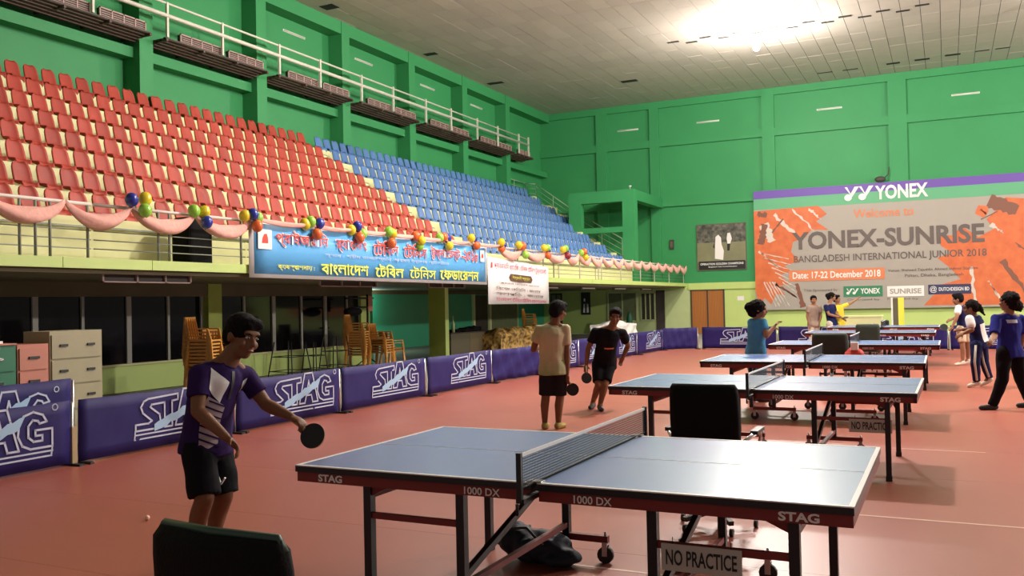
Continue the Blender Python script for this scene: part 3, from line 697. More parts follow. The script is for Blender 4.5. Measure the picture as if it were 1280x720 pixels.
# ---- high bay lamps
for i, (x, y, z, p) in enumerate(HALL_LAMPS):
    t = thing('high_bay_lamp', ['glaring high bay lamp near the ceiling before the far wall', 'high bay lamp hanging above the middle tables', 'high bay lamp hanging at the far right', 'high bay lamp hanging right of the middle tables', 'unseen lamp added before the stand to brighten its seats', 'floodlamp hanging low on the right side, nearer one', 'floodlamp hanging low on the right side, farther one'][i], 'lamp', (x, y, z), 0, 'high bay lamps')
    MB().cyl((0, 0, 0.08), (0, 0, ZC-z), 0.012, n=6).build('cord', M['black'], t)
    MB().cyl((0, 0, 0.0), (0, 0, 0.14), 0.12, 0.06, n=16).build('ballast', M['steel'], t)
    MB().ell((0, 0, -0.10), (0.12, 0.12, 0.16), 16, 10).build('bulb', mat('lit_lamp_glass', (1, 1, 1), emit=((1.0, 0.93, 0.8), 60)), t)
# ================================================================== BACK WALL PRINTS
M['b_beige'] = mat('beige_banner', (0.36, 0.315, 0.27), 0.5, var=0.04, vscale=1)
M['b_purple'] = mat('banner_purple', (0.13, 0.06, 0.34), 0.5); M['b_green'] = mat('banner_green', (0.10, 0.36, 0.18), 0.5)
M['b_orange'] = two_tone('banner_orange', (0.66, 0.155, 0.045), (0.55, 0.11, 0.03), 3, 0.5, 0.3, 0.7)
M['b_grey'] = mat('banner_dark_grey', (0.115, 0.085, 0.075), 0.5); M['b_org2'] = mat('banner_orange_text', (0.68, 0.20, 0.08), 0.5)
M['b_navy'] = mat('banner_navy', (0.03, 0.03, 0.09), 0.5); M['b_dkgreen'] = mat('banner_dark_green', (0.03, 0.20, 0.09), 0.5)
M['b_brown'] = mat('banner_brown', (0.20, 0.075, 0.045), 0.5); M['b_white'] = mat('banner_white', (0.80, 0.76, 0.72), 0.5)
M['b_pale'] = mat('banner_pale', (0.62, 0.53, 0.46), 0.5)
B = thing('tournament_banner', 'huge beige, orange and purple tournament banner on the back wall', 'banner', (0, YB-0.22, 0))
XL, XRB = -7.78, 5.2
part('sheet', M['b_beige'], B, ((XL, 0, 1.05), (XRB, 0.06, 6.40)))
def lay(n): return lambda x, z: V((x, -0.004*n, z))
flat_poly([[(XL, 6.04), (XRB, 6.04), (XRB, 6.40), (XL, 6.40)]], lay(1), 'purple_stripe', M['b_purple'], B)
flat_poly([[(XL, 5.55), (XRB, 5.55), (XRB, 6.04), (XL, 6.04)]], lay(1), 'green_stripe', M['b_green'], B)
rs = random.Random(5)
def splash(cx, cz, segs, n):
    pts = []
    for a, r in segs:
        pts.append((cx+r*math.cos(math.radians(a)), cz+r*math.sin(math.radians(a))))
    return pts
def brush(x0, z0, x1, z1, w0, w1, jag=0.05, n=10):
    d = V((x1-x0, z1-z0)); L = d.length; d.normalize(); p = V((-d.y, d.x)); a = []; b = []
    for k in range(n+1):
        u = k/n; w_ = (w0+(w1-w0)*u)/2; c = V((x0, z0))+d*L*u
        q = c+p*(w_+rs.uniform(-jag, jag)); a.append((q.x, q.y)); q = c-p*(w_+rs.uniform(-jag, jag)); b.append((q.x, q.y))
    return a+b[::-1]
# left player painted in orange brush strokes
left = [[(XL, 5.5), (-7.2, 5.52), (-6.2, 5.55), (-5.0, 5.58), (-4.65, 5.2), (-5.1, 4.9), (-4.6, 4.5), (-5.3, 4.55), (-5.6, 4.2), (-6.1, 4.05), (-6.2, 3.6), (-5.85, 3.2), (-6.5, 3.0), (-6.2, 2.75), (-6.7, 2.6), (-6.3, 2.2), (-6.8, 2.1), (-6.5, 1.7), (-6.9, 1.75), (-7.1, 1.3), (-7.4, 1.6), (-7.6, 1.2), (XL, 1.9)]]
flat_poly(left, lay(2), 'orange_figure', M['b_orange'], B)
flat_poly([brush(-7.35, 4.9, -7.0, 4.1, 0.4, 0.3), brush(-6.9, 5.3, -6.0, 4.4, 0.16, 0.1), brush(-6.1, 5.5, -5.2, 4.5, 0.12, 0.03), brush(-5.4, 5.5, -4.9, 5.0, 0.1, 0.03)], lay(3), 'pale_stroke', M['b_pale'], B)
flat_poly([brush(-7.3, 4.9, -7.5, 4.0, 0.28, 0.3), brush(-7.62, 5.38, -7.2, 5.3, 0.2, 0.2), brush(-7.0, 4.5, -6.5, 5.1, 0.06, 0.06, 0.02), brush(-5.75, 1.15, -6.0, 2.2, 0.22, 0.1), brush(-6.9, 2.2, -6.0, 1.6, 0.08, 0.03)], lay(4), 'brown_stroke', M['b_brown'], B)
flat_poly([brush(-7.6, 3.7, -6.7, 2.9, 0.09, 0.05)]+[brush(-7.5+0.15*k, 3.6-0.22*k, -6.3+0.05*k, 3.3-0.25*k, 0.05, 0.02, 0.015) for k in range(7)]+[brush(-7.4+0.12*k, 2.3, -6.9+0.15*k, 1.2, 0.06, 0.03, 0.02) for k in range(5)], lay(4), 'pale_stroke', M['b_pale'], B)
right = [[(-0.9, 1.15), (XRB, 1.10), (XRB, 5.5), (3.2, 5.5), (2.9, 5.35), (2.2, 5.45), (1.9, 5.0), (1.5, 4.6), (1.75, 4.2), (1.2, 3.9), (0.6, 4.35), (0.2, 4.0), (-0.3, 4.1), (-0.2, 3.6), (0.2, 3.3), (-0.35, 3.1), (0.1, 2.7), (0.5, 2.2), (-0.2, 2.0), (-0.5, 1.6)]]
flat_poly(right, lay(2), 'orange_figure', M['b_orange'], B)
flat_poly([brush(1.6, 5.35, 2.6, 4.9, 0.55, 0.45), brush(1.3, 4.6, 1.9, 4.9, 0.05, 0.05, 0.01), brush(2.0, 2.9, 2.9, 1.5, 0.22, 0.1), brush(2.5, 3.6, 3.2, 2.9, 0.12, 0.08)], lay(3), 'brown_stroke', M['b_brown'], B)
flat_poly([brush(1.65, 4.4, 2.1, 4.0, 0.16, 0.05), brush(1.3, 5.0, 1.5, 4.8, 0.06, 0.03), brush(0.9, 2.7, 1.0, 1.3, 0.08, 0.14), brush(2.9, 4.2, 3.4, 3.4, 0.06, 0.03), brush(1.5, 2.1, 1.9, 1.4, 0.05, 0.04)], lay(4), 'pale_stroke', M['b_pale'], B)
flat_poly([splash(1.35, 4.95, [(k*40, 0.22+0.05*(k % 2)) for k in range(9)], 1)], lay(4), 'orange_spot', M['b_orange'], B)
T_ = lambda s, a, b, c, d, m, bold=0.02, n=6: lettering(s, lay(n), a, b, c, d, M[m], B, bold)
T_('YONEX', -2.67, -0.62, 5.68, 6.28, 'b_white', 0.03)
def yy(x0, x1, z0, z1, m, n=6):
    W_ = (x1-x0)/2; H = z1-z0; P = []
    for k in range(2):
        a = x0+k*W_*1.0
        P.append([(a+W_*0.28, z1), (a+W_*0.52, z1-H*0.5), (a+W_*0.80, z1), (a+W_*1.12, z1), (a+W_*0.62, z0+H*0.28), (a+W_*0.10+W_*0.0, z1)])
        P.append([(a+W_*0.33+W_*0.27*math.cos(2*PI*q/14), z0+H*0.24+H*0.24*math.sin(2*PI*q/14)) for q in range(14)])
    flat_poly(P, lay(n), 'emblem', M[m], B)
yy(-3.95, -2.80, 5.70, 6.30, 'b_white')
T_('Welcome to', -3.56, -1.19, 4.94, 5.32, 'b_org2', 0.012)
T_('YONEX-SUNRISE', -6.15, 1.41, 3.68, 4.46, 'b_grey', 0.03)
T_('BANGLADESH INTERNATIONAL JUNIOR 2018', -6.08, 1.47, 3.03, 3.42, 'b_grey', 0.008)
flat_poly([[(-6.3, 2.30), (-2.38, 2.30), (-2.38, 2.78), (-6.3, 2.78)]], lay(5), 'date_box', M['b_org2'], B)
T_('Date: 17-22 December 2018', -6.15, -2.54, 2.40, 2.70, 'b_white', 0.02, 7)
T_('Venue: Shaheed Tajuddin Ahmed Indoor Stadium', -2.25, 1.13, 2.56, 2.70, 'b_grey', 0.0)
T_('Paltan, Dhaka, Bangladesh', -1.6, 0.6, 2.31, 2.47, 'b_grey', 0.0)
T_('Title Sponsored by :', -5.7, -4.2, 1.80, 1.94, 'b_grey', 0.0)
flat_poly([[(-4.05, 1.56), (-2.48, 1.56), (-2.48, 2.02), (-4.05, 2.02)]], lay(5), 'sponsor_box', M['b_dkgreen'], B)
yy(-3.95, -3.45, 1.66, 1.92, 'b_white', 7); T_('YONEX', -3.36, -2.58, 1.68, 1.92, 'b_white', 0.03, 7)
flat_poly([[(-2.3, 1.54), (-0.88, 1.54), (-0.88, 1.98), (-2.3, 1.98)]], lay(5), 'sponsor_box', M['b_white'], B)
T_('SUNRISE', -2.2, -0.98, 1.65, 1.87, 'b_beige', 0.03, 7)
flat_poly([[(-0.72, 1.60), (0.87, 1.60), (0.87, 2.0), (-0.72, 2.0)]], lay(5), 'sponsor_box', M['b_navy'], B)
T_('@', -0.66, -0.4, 1.66, 1.94, 'b_white', 0.0, 7); T_('DUTCHDESIGN BD', -0.32, 0.8, 1.73, 1.88, 'b_white', 0.02, 7)
T_('Organised by', -3.9, -2.6, 1.38, 1.48, 'b_grey', 0.0); T_('Managed by', -2.3, -1.1, 1.38, 1.48, 'b_grey', 0.0)
t = thing('small_fitting', 'small dark fitting with bent wire on top edge of the tournament banner', 'fitting', (-2.45, YB-0.3, 6.42))
MB().ell((0, 0, 0.12), (0.22, 0.08, 0.12)).build('body', M['frame_dk'], t); MB().tube([(0.15, 0, 0.15), (0.32, 0, 0.3), (0.36, 0, 0.62)], 0.02, 6).build('wire', M['frame_dk'], t)

Pp = thing('photo_poster', 'framed photograph of figures in white on grass, black caption below', 'poster', (-9.32, YB, 4.0))
M['ph_grass'] = mat('photo_grass', (0.20, 0.19, 0.10), 0.5, var=0.2, vscale=3); M['ph_crowd'] = two_tone('photo_trees', (0.025, 0.03, 0.02), (0.17, 0.15, 0.12), 6, 0.5, 0.35, 0.7)
part('board', M['greybrown'], Pp, ((-1.14, -0.06, -1.09), (1.14, 0, 1.06)))
lp = lambda n: (lambda x, z: V((x, -0.06-0.004*n, z)))
flat_poly([[(-1.11, -0.70), (1.11, -0.70), (1.11, 0.2), (-1.11, 0.2)]], lp(1), 'photo_lawn', M['ph_grass'], Pp)
flat_poly([[(-1.11, 0.2), (1.11, 0.2), (1.11, 1.03), (-1.11, 1.03)]], lp(1), 'photo_trees', M['ph_crowd'], Pp)
flat_poly([[(-1.05, -1.05), (1.08, -1.05), (1.08, -0.66), (-1.05, -0.66)]], lp(2), 'caption_band', M['black'], Pp)
flat_poly([[(-0.3, -0.55), (0.08, -0.62), (0.12, -0.2), (0.02, 0.1), (0.0, 0.42), (-0.12, 0.55), (-0.25, 0.45), (-0.28, 0.0)], [(0.3, 0.1), (0.42, 0.12), (0.5, 0.35), (0.42, 0.62), (0.3, 0.6), (0.26, 0.35)]], lp(2), 'white_figure', M['b_white'], Pp)
flat_poly([[(0.28, -0.2), (0.38, -0.2), (0.42, 0.12), (0.28, 0.12)], [(-0.3, 0.2), (-0.38, 0.0), (-0.3, -0.1)]], lp(3), 'dark_figure', M['black'], Pp)
lettering('OPERATION GOLDEN CHAMPIONS', lp(4), -0.98, 1.0, -0.84, -0.74, M['b_white'], Pp, 0.02)
lettering('Bangladesh Table Tennis Federation', lp(4), -0.6, 0.7, -0.97, -0.89, M['b_white'], Pp, 0.01)

# ================================================================== COURT BARRIERS
S_ = [(0.0, 0.0), (0.0, 0.2), (0.52, 0.2), (0.66, 0.27), (0.3, 0.55), (0.22, 0.75), (0.34, 0.93), (0.52, 1.0), (1.78, 1.06), (1.78, 0.86), (1.52, 0.84), (1.52, 0.0), (1.2, 0.0), (1.2, 0.82), (0.66, 0.80), (0.60, 0.72), (0.98, 0.45), (1.02, 0.22), (0.9, 0.05), (0.74, 0.0)]
A_ = [(1.66, 0.0), (2.02, 1.2), (2.5, 1.2), (2.84, 0.0), (2.5, 0.0), (2.42, 0.3), (2.1, 0.3), (2.0, 0.0)]
A2_ = [(2.16, 0.5), (2.26, 0.9), (2.36, 0.5)]
G_ = [(3.72, 0.74), (3.6, 0.94), (3.3, 1.05), (3.0, 0.96), (2.86, 0.74), (2.82, 0.4), (2.95, 0.12), (3.2, 0.0), (3.9, 0.0), (3.9, 0.52), (3.36, 0.52), (3.36, 0.36), (3.58, 0.36), (3.58, 0.2), (3.3, 0.2), (3.14, 0.34), (3.14, 0.66), (3.28, 0.82), (3.44, 0.78), (3.5, 0.7)]
U_ = [(-0.02, -0.13), (3.9, -0.13)]; U2_ = [(-0.05, -0.27), (3.86, -0.27)]; UE_ = [(-0.02, 0.0), (-0.05, -0.27)]; UE2 = [(3.9, 0.0), (3.86, -0.27)]
rj = random.Random(3)
jag = []
for k in range(13):
    u = k/12; jag.append((0.75+2.1*u, 0.02+0.72*u+0.10+rj.uniform(0, 0.09)))
jag.append((3.05, 0.98))
for k in range(12, -1, -1):
    u = k/12; jag.append((0.75+2.1*u, 0.02+0.72*u-0.10-rj.uniform(0, 0.09)))
LS = 0.345
f_logo = lambda a, b: V((0, a*LS, b*LS))
logo_me = stroke_poly([S_, A_, A2_, G_], f_logo, 0.062, None, None, None)
bmx = bmesh.new(); bmx.from_mesh(logo_me)
lm2 = stroke_poly([U_, U2_, UE_, UE2], f_logo, 0.05, None, None, None, closed=False)
bmx.from_mesh(lm2); logo_me2 = bpy.data.meshes.new('logo'); bmx.to_mesh(logo_me2); bmx.free()
def fm_(a, b): return V((0.003, a*LS, b*LS))
arrow = flat_poly([jag], fm_, 'tmp', M['logo_lb'], None); arrow_me = arrow.data; bpy.data.objects.remove(arrow)
reg = stroke_poly([[(4.0+0.09*math.cos(k*PI/5), 1.12+0.09*math.sin(k*PI/5)) for k in range(10)]], f_logo, 0.03, None, None, None)
def cloth_panel(L, H=0.67, wrinkle=0.006, seed=0):
    r = random.Random(seed); n = 18; m = 5; vs = []
    sag = [0.012*math.sin(PI*i/n)*r.uniform(0.5, 1.2) for i in range(n+1)]
    for s in (0, 1):
        for i in range(n+1):
            for j in range(m+1):
                x = wrinkle*math.sin(i*1.7+j*1.1+seed)+wrinkle*0.7*math.sin(i*0.6-j*2+seed*2)
                vs.append((x+(0 if s else 0.014), L*i/n, 0.025+(H-0.025-sag[i])*j/m))
    fs = []; o = (n+1)*(m+1); K_ = m+1
    for i in range(n):
        for j in range(m):
            a = i*K_+j; fs.append((a, a+K_, a+K_+1, a+1)); fs.append((o+a, o+a+1, o+a+K_+1, o+a+K_))
        a = i*K_; fs.append((a, o+a, o+a+K_, a+K_)); a = i*K_+m; fs.append((a, a+K_, o+a+K_, o+a))
    for j in range(m):
        a = j; fs.append((a, a+1, o+a+1, o+a)); a = n*K_+j; fs.append((a, o+a, o+a+1, a+1))
    return MB().add(vs, fs, True)
bc = [0]
def barrier(x, y, rz, L, label, H=0.67, logo=True, lo=0.62, wr=0.006, pole='steel', tilt=0.0):
    bc[0] += 1
    t = thing('court_barrier', label, 'barrier', (x, y, 0), rz, 'purple court barriers')
    if tilt: t.rotation_euler = (0, tilt, rz)
    cloth_panel(L, H, wr, bc[0]).build('cover', M['barrier'], t)
    if logo:
        o = link('logo', logo_me2, M['logo'], t, (0.022, L*lo-1.95*LS, H*0.5-0.28*LS)); 
        o = link('arrow_print', arrow_me, M['logo_lb'], t, (0.022, L*lo-1.95*LS, H*0.5-0.28*LS))
        o = link('round_mark', reg, M['logo'], t, (0.022, L*lo-1.95*LS, H*0.5-0.28*LS))
    MB().cyl((0.0, L+0.03, 0.02), (0.0, L+0.03, H-0.02), 0.016, n=8).build('pole', M[pole], t)
    part('foot', M['black'], t, ((-0.14, L-0.01, 0.0), (0.16, L+0.05, 0.022)))
    part('foot', M['black'], t, ((-0.14, 0.02, 0.0), (0.16, 0.07, 0.022)))
    return t
Xb = -8.2
barrier(Xb, 4.02, 0, 2.33, 'purple blue barrier cut by the left picture edge')
part('wooden_slat', M['woodpale'], bpy.context.scene.objects['court_barrier'], ((0.0, 2.34, 0.02), (0.03, 2.40, 0.40)))
barrier(-9.35, 4.9, 0.02, 2.4, 'purple blue barrier standing tilted behind the leftmost one, in front of cabinets', 0.80)
barrier(Xb, 6.45, 0, 2.25, 'purple blue barrier directly left of the near player in the purple shirt')
barrier(Xb, 8.76, -0.0, 2.13, 'purple blue barrier behind the paddle arm of the near player')
barrier(Xb, 10.97, 0, 2.36, 'purple blue barrier in front of second stack of amber chairs')
barrier(Xb, 13.44, 0, 2.4, 'purple blue barrier in front of the yellow column')
barrier(Xb-0.03, 15.95, -0.09, 1.95, 'crumpled purple barrier in front of the gold covered furniture', 0.66, False, wr=0.03)
barrier(Xb+0.1, 17.98, 0.0, 2.3, 'purple blue barrier partly hidden by the person in pale shirt')
barrier(Xb, 20.4, 0, 2.3, 'purple blue barrier between the person in pale shirt and the player in black')
barrier(Xb, 22.8, 0, 2.3, 'purple blue barrier just right of the player in black', 0.66)
barrier(Xb, 25.2, -0.03, 2.3, 'purple blue barrier at the left end before the corner', 0.66)
barrier(Xb+0.05, 27.6, -0.85, 1.2, 'short crumpled purple barrier slanting across the far corner', 0.70, False, wr=0.02)
xs = [-7.1, -4.72, -2.34, 0.04, 2.42]
nm2 = ['purple barrier in back row, first right of the corner', 'purple barrier in back row behind person in light blue shirt', 'purple barrier in back row behind the farthest table', 'purple barrier in back row behind players in navy and white', 'purple barrier in back row at right picture edge']
for x, n in zip(xs, nm2): barrier(x, 28.5, -PI/2, 2.3, n, 0.70, True, 0.55)

# ================================================================== TABLES
def make_table():
    t = thing('table_tennis_table', 'x', 'table', (0, 0, 0), 0, 'table tennis tables')
    L, W_, H = 2.74, 1.525, 0.76
    for s in (0, 1):
        x0, x1 = (0, 1.355) if s == 0 else (1.385, 2.74)
        top = part('tabletop', M['blue'], t, ((x0, 0, H-0.012), (x1, W_, H)))
        part('black_edge', M['tblack'], top, ((x0-0.001, -0.001, H-0.034), (x1+0.001, W_+0.001, H-0.003)))
        ln = 0.02; e = H+0.0012; b0 = H-0.004
        q = [((x0, -0.0015, b0), (x1, ln, e)), ((x0, W_-ln, b0), (x1, W_+0.0015, e)), ((x0, W_/2-0.0015, b0), (x1, W_/2+0.0015, e))]
        q.append(((x0-0.0015, 0, b0), (x0+ln, W_, e+0.0002)) if s == 0 else ((x1-ln, 0, b0), (x1+0.0015, W_, e+0.0002)))
        part('white_line', M['white'], top, *q)
        a = 0.01; ap = [((x0+0.004, a, H-0.085), (x1-0.004, a+0.022, H-0.034)), ((x0+0.004, W_-a-0.022, H-0.085), (x1-0.004, W_-a, H-0.034)), ((x0+0.004, a, H-0.085), (x0+0.03, W_-a, H-0.034)), ((x1-0.03, a, H-0.085), (x1-0.004, W_-a, H-0.034))]
        part('apron', M['tred'], t, *ap)
        xo, xi = (0.40, 0.94) if s == 0 else (2.50, 1.90)
        for xx in (xo, xi):
            for yy_ in (0.09, W_-0.12):
                z0 = 0.0 if xx == xo else 0.15
                leg = part('leg', M['tblack'], t, ((xx-0.022, yy_-0.022, z0 if z0 else 0.02), (xx+0.022, yy_+0.022, H-0.085)))
                if xx == xo: part('foot_cap', M['black'], leg, ((xx-0.026, yy_-0.026, 0), (xx+0.026, yy_+0.026, 0.04)))
        for yy_ in (0.09, W_-0.12):
            part('stretcher', M['tred'], t, ((min(xo, xi), yy_-0.012, 0.50), (max(xo, xi), yy_+0.012, 0.53)))
        part('cross_bar', M['tred'], t, ((xo-0.015, 0.09, 0.60), (xo+0.015, W_-0.12, 0.63)))
        part('cross_bar', M['tred'], t, ((xi-0.015, 0.09, 0.20), (xi+0.015, W_-0.12, 0.23)))
        MB().bar((xi, 0.10, 0.26), (xi, W_-0.14, 0.62), 0.03, 0.035).build('brace', M['tblack'], t)
        MB().bar((xo, W_-0.12, 0.45), (xo+(0.12 if s == 0 else -0.12), W_-0.12, H-0.09), 0.02).build('brace', M['tblack'], t)
        g = MB(); sg = 1 if s == 0 else -1
        g.prism([(0, 0), (0, -0.06), (0.13*sg, 0)], lambda p: V((xo+0.02*sg+p[0], 0.08, H-0.085+p[1])), lambda p: V((xo+0.02*sg+p[0], 0.10, H-0.085+p[1])))
        g.build('gusset', M['tred'], t)
        for yy_ in (0.09, W_-0.12):
            part('foot_bar', M['tred'], t, ((xi-0.27, yy_-0.018, 0.125), (xi+0.27, yy_+0.018, 0.165)))
            for dx in (-0.25, 0.25):
                c = MB(); c.cyl((xi+dx, yy_-0.015, 0.05), (xi+dx, yy_+0.015, 0.05), 0.05, n=14)
                cw = c.build('castor', M['black'], t)
                part('fork', M['steel'], cw, ((xi+dx-0.016, yy_-0.022, 0.045), (xi+dx+0.016, yy_-0.016, 0.125)), ((xi+dx-0.016, yy_+0.016, 0.045), (xi+dx+0.016, yy_+0.022, 0.125)), ((xi+dx-0.016, yy_-0.022, 0.11), (xi+dx+0.016, yy_+0.022, 0.128)))
                MB().cyl((xi+dx, yy_, 0.16), (xi+dx, yy_, 0.19), 0.008, n=6).build('bolt', M['steel'], cw)
    fa = lambda a, b: V((a, 0.0085, b))
    lettering('STAG', fa, 0.14, 0.29, H-0.078, H-0.040, M['b_white'], t, 0.035)
    lettering('1000 DX', fa, 1.0, 1.19, H-0.079, H-0.043, M['b_white'], t, 0.015)
    lettering('1000 DX', fa, 1.56, 1.74, H-0.079, H-0.043, M['b_white'], t, 0.015)
    lettering('STAG', fa, 2.45, 2.61, H-0.078, H-0.040, M['b_white'], t, 0.035)
    return t
M['net'] = mat('dark_net_mesh', (0.045, 0.05, 0.06), 0.8)
def net_material():
    m = M['net']; nt = m.node_tree; b = nt.nodes['Principled BSDF']
    tc = nt.nodes.new('ShaderNodeTexCoord'); sp = nt.nodes.new('ShaderNodeSeparateXYZ'); nt.links.new(tc.outputs['Object'], sp.inputs[0])
    outs = []
    for ax in ('Y', 'Z'):
        a = nt.nodes.new('ShaderNodeMath'); a.operation = 'MULTIPLY'; a.inputs[1].default_value = 1/0.0125; nt.links.new(sp.outputs[ax], a.inputs[0])
        f = nt.nodes.new('ShaderNodeMath'); f.operation = 'FRACT'; nt.links.new(a.outputs[0], f.inputs[0])
        g = nt.nodes.new('ShaderNodeMath'); g.operation = 'LESS_THAN'; g.inputs[1].default_value = 0.22; nt.links.new(f.outputs[0], g.inputs[0]); outs.append(g)
    mx = nt.nodes.new('ShaderNodeMath'); mx.operation = 'MAXIMUM'; nt.links.new(outs[0].outputs[0], mx.inputs[0]); nt.links.new(outs[1].outputs[0], mx.inputs[1])
    nt.links.new(mx.outputs[0], b.inputs['Alpha'])
net_material()
def make_net():
    t = thing('net', 'x', 'net', (0, 0, 0), 0, 'table tennis nets')
    part('net_mesh', M['net'], t, ((-0.001, -0.15, 0.0), (0.001, 1.675, 0.14)))
    part('top_tape', M['white'], t, ((-0.004, -0.15, 0.138), (0.004, 1.675, 0.153)))
    part('bottom_cord', M['black'], t, ((-0.003, -0.15, -0.002), (0.003, 1.675, 0.004)))
    for y, s in ((-0.15, -1), (1.675, 1)):
        part('net_post', M['black'], t, ((-0.012, y-0.010, -0.06), (0.012, y+0.010, 0.158)))
        y0, y1 = (y, 0.04) if s < 0 else (1.485, y)
        part('clamp_arm', M['black'], t, ((-0.02, y0, -0.065), (0.02, y1, -0.045)))
        part('clamp', M['steel'], t, ((-0.035, min(y0, y1) if s > 0 else 0.0, 0.0), (0.035, 1.54 if s > 0 else 0.05, 0.006)))
        MB().cyl((0, y-0.03*s*-1, -0.11), (0, y-0.03*s*-1, -0.06), 0.008, n=6).build('screw', M['black'], t)
    return t
TB = [(-3.09, 3.73, 0.0, 'nearest table tennis table, with a dark bag beneath it'), (-2.99, 8.25, -0.012, 'second nearest table tennis table, partly behind the black chair'), (-3.0, 11.87, 0.006, 'third nearest table tennis table, beside the person in light blue shirt'),
      (-2.88, 16.27, -0.004, 'fourth nearest table tennis table, with dark green chair at its near side'), (-3.0, 21.6, 0.0, 'fifth nearest table tennis table, second from the back barrier'), (-2.95, 25.5, 0.0, 'farthest table tennis table, just before the back barrier')]
t0 = make_table(); n0 = make_net()
ords = ['nearest', 'second nearest', 'third nearest', 'fourth nearest', 'fifth nearest', 'farthest']
for i, (x, y, a, lab) in enumerate(TB):
    t = t0 if i == 0 else copy_tree(t0); n = n0 if i == 0 else copy_tree(n0)
    t.location = (x, y, 0); t.rotation_euler = (0, 0, a); t['label'] = lab
    n.location = (x+1.37*math.cos(a), y+1.37*math.sin(a), 0.7615); n.rotation_euler = (0, 0, a); n['label'] = 'dark net with white tape across the %s table' % ords[i]
def sign(loc, lab):
    t = thing('hanging_sign', lab, 'sign', loc)
    part('board', mat('grey_white_board', (0.50, 0.46, 0.40), 0.5), t, ((0, -0.004, 0), (0.345, 0.004, 0.115)))
    lettering('NO PRACTICE', lambda a, b: V((a, -0.0055, b)), 0.02, 0.325, 0.025, 0.092, M['black'], t, 0.02)
    for x in (0.05, 0.3): MB().cyl((x, 0, 0.11), (x, 0.0, 0.145), 0.002, n=5).build('string', M['black'], t)
sign((-1.145, 3.79, 0.415), 'grey NO PRACTICE sign hanging under the nearest table')
sign((-0.80, 8.30, 0.405), 'grey NO PRACTICE sign hanging under the second nearest table')

# bag under the nearest table
def blob(prims, voxel, name, m, parent=None, smooth=3, disp=0.0, dscale=0.1):
    """Union of closed primitives grown into one continuous surface."""
    b = MB()
    for p in prims:
        if p[0] == 'cap':
            _, a, ra, c, rc = p; a = V(a); c = V(c)
            b.ell(a, (ra, ra, ra), 12, 8); b.ell(c, (rc, rc, rc), 12, 8)
            if (c-a).length > 1e-5: b.cyl(a, c, ra, rc, n=14)
        elif p[0] == 'cone': b.cyl(p[1], p[3], p[2], p[4], n=16)
        elif p[0] == 'ell': b.ell(p[1], p[2], 16, 10, p[3] if len(p) > 3 else None)
        elif p[0] == 'loft': b.loft(p[1])
        elif p[0] == 'box': b.box(p[1], p[2])
    me = bpy.data.meshes.new(name); me.from_pydata(b.v, [], b.f); me.validate()
    bm = bmesh.new(); bm.from_mesh(me); bmesh.ops.remove_doubles(bm, verts=bm.verts, dist=1e-6); bmesh.ops.recalc_face_normals(bm, faces=bm.faces); bm.to_mesh(me); bm.free()
    o = bpy.data.objects.new(name, me); C.objects.link(o)
    r = o.modifiers.new('r', 'REMESH'); r.mode = 'VOXEL'; r.voxel_size = voxel
    s = o.modifiers.new('s', 'SMOOTH'); s.factor = 0.5; s.iterations = smooth
    dg = bpy.context.evaluated_depsgraph_get(); dg.update()
    m2 = bpy.data.meshes.new_from_object(o.evaluated_get(dg)); bpy.data.objects.remove(o); m2.name = name
    if disp:
        for v in m2.vertices:
            q = noise.noise_vector(v.co/dscale); v.co += v.normal*q.x*disp
    m2.polygons.foreach_set('use_smooth', [True]*len(m2.polygons)); m2.materials.clear(); m2.materials.append(m)
    return link(name, m2, m, parent)
M['bagcloth'] = mat('dark_navy_bag_cloth', (0.012, 0.018, 0.035), 0.7, bump=0.4, bscale=20)
t = thing('sports_bag', 'dark navy sports bag lying on the floor under the nearest table', 'bag', (-2.30, 5.0, 0))
blob([('ell', (0, 0, 0.10), (0.24, 0.13, 0.10)), ('ell', (-0.12, 0, 0.14), (0.13, 0.12, 0.09)), ('ell', (0.16, -0.02, 0.06), (0.14, 0.12, 0.06))], 0.012, 'bag_body', M['bagcloth'], t, 3, 0.02, 0.06)
MB().tube([(-0.2, -0.11, 0.12), (-0.15, -0.14, 0.22), (0.0, -0.13, 0.24), (0.1, -0.12, 0.14)], 0.010, 6).build('strap', M['black'], t)

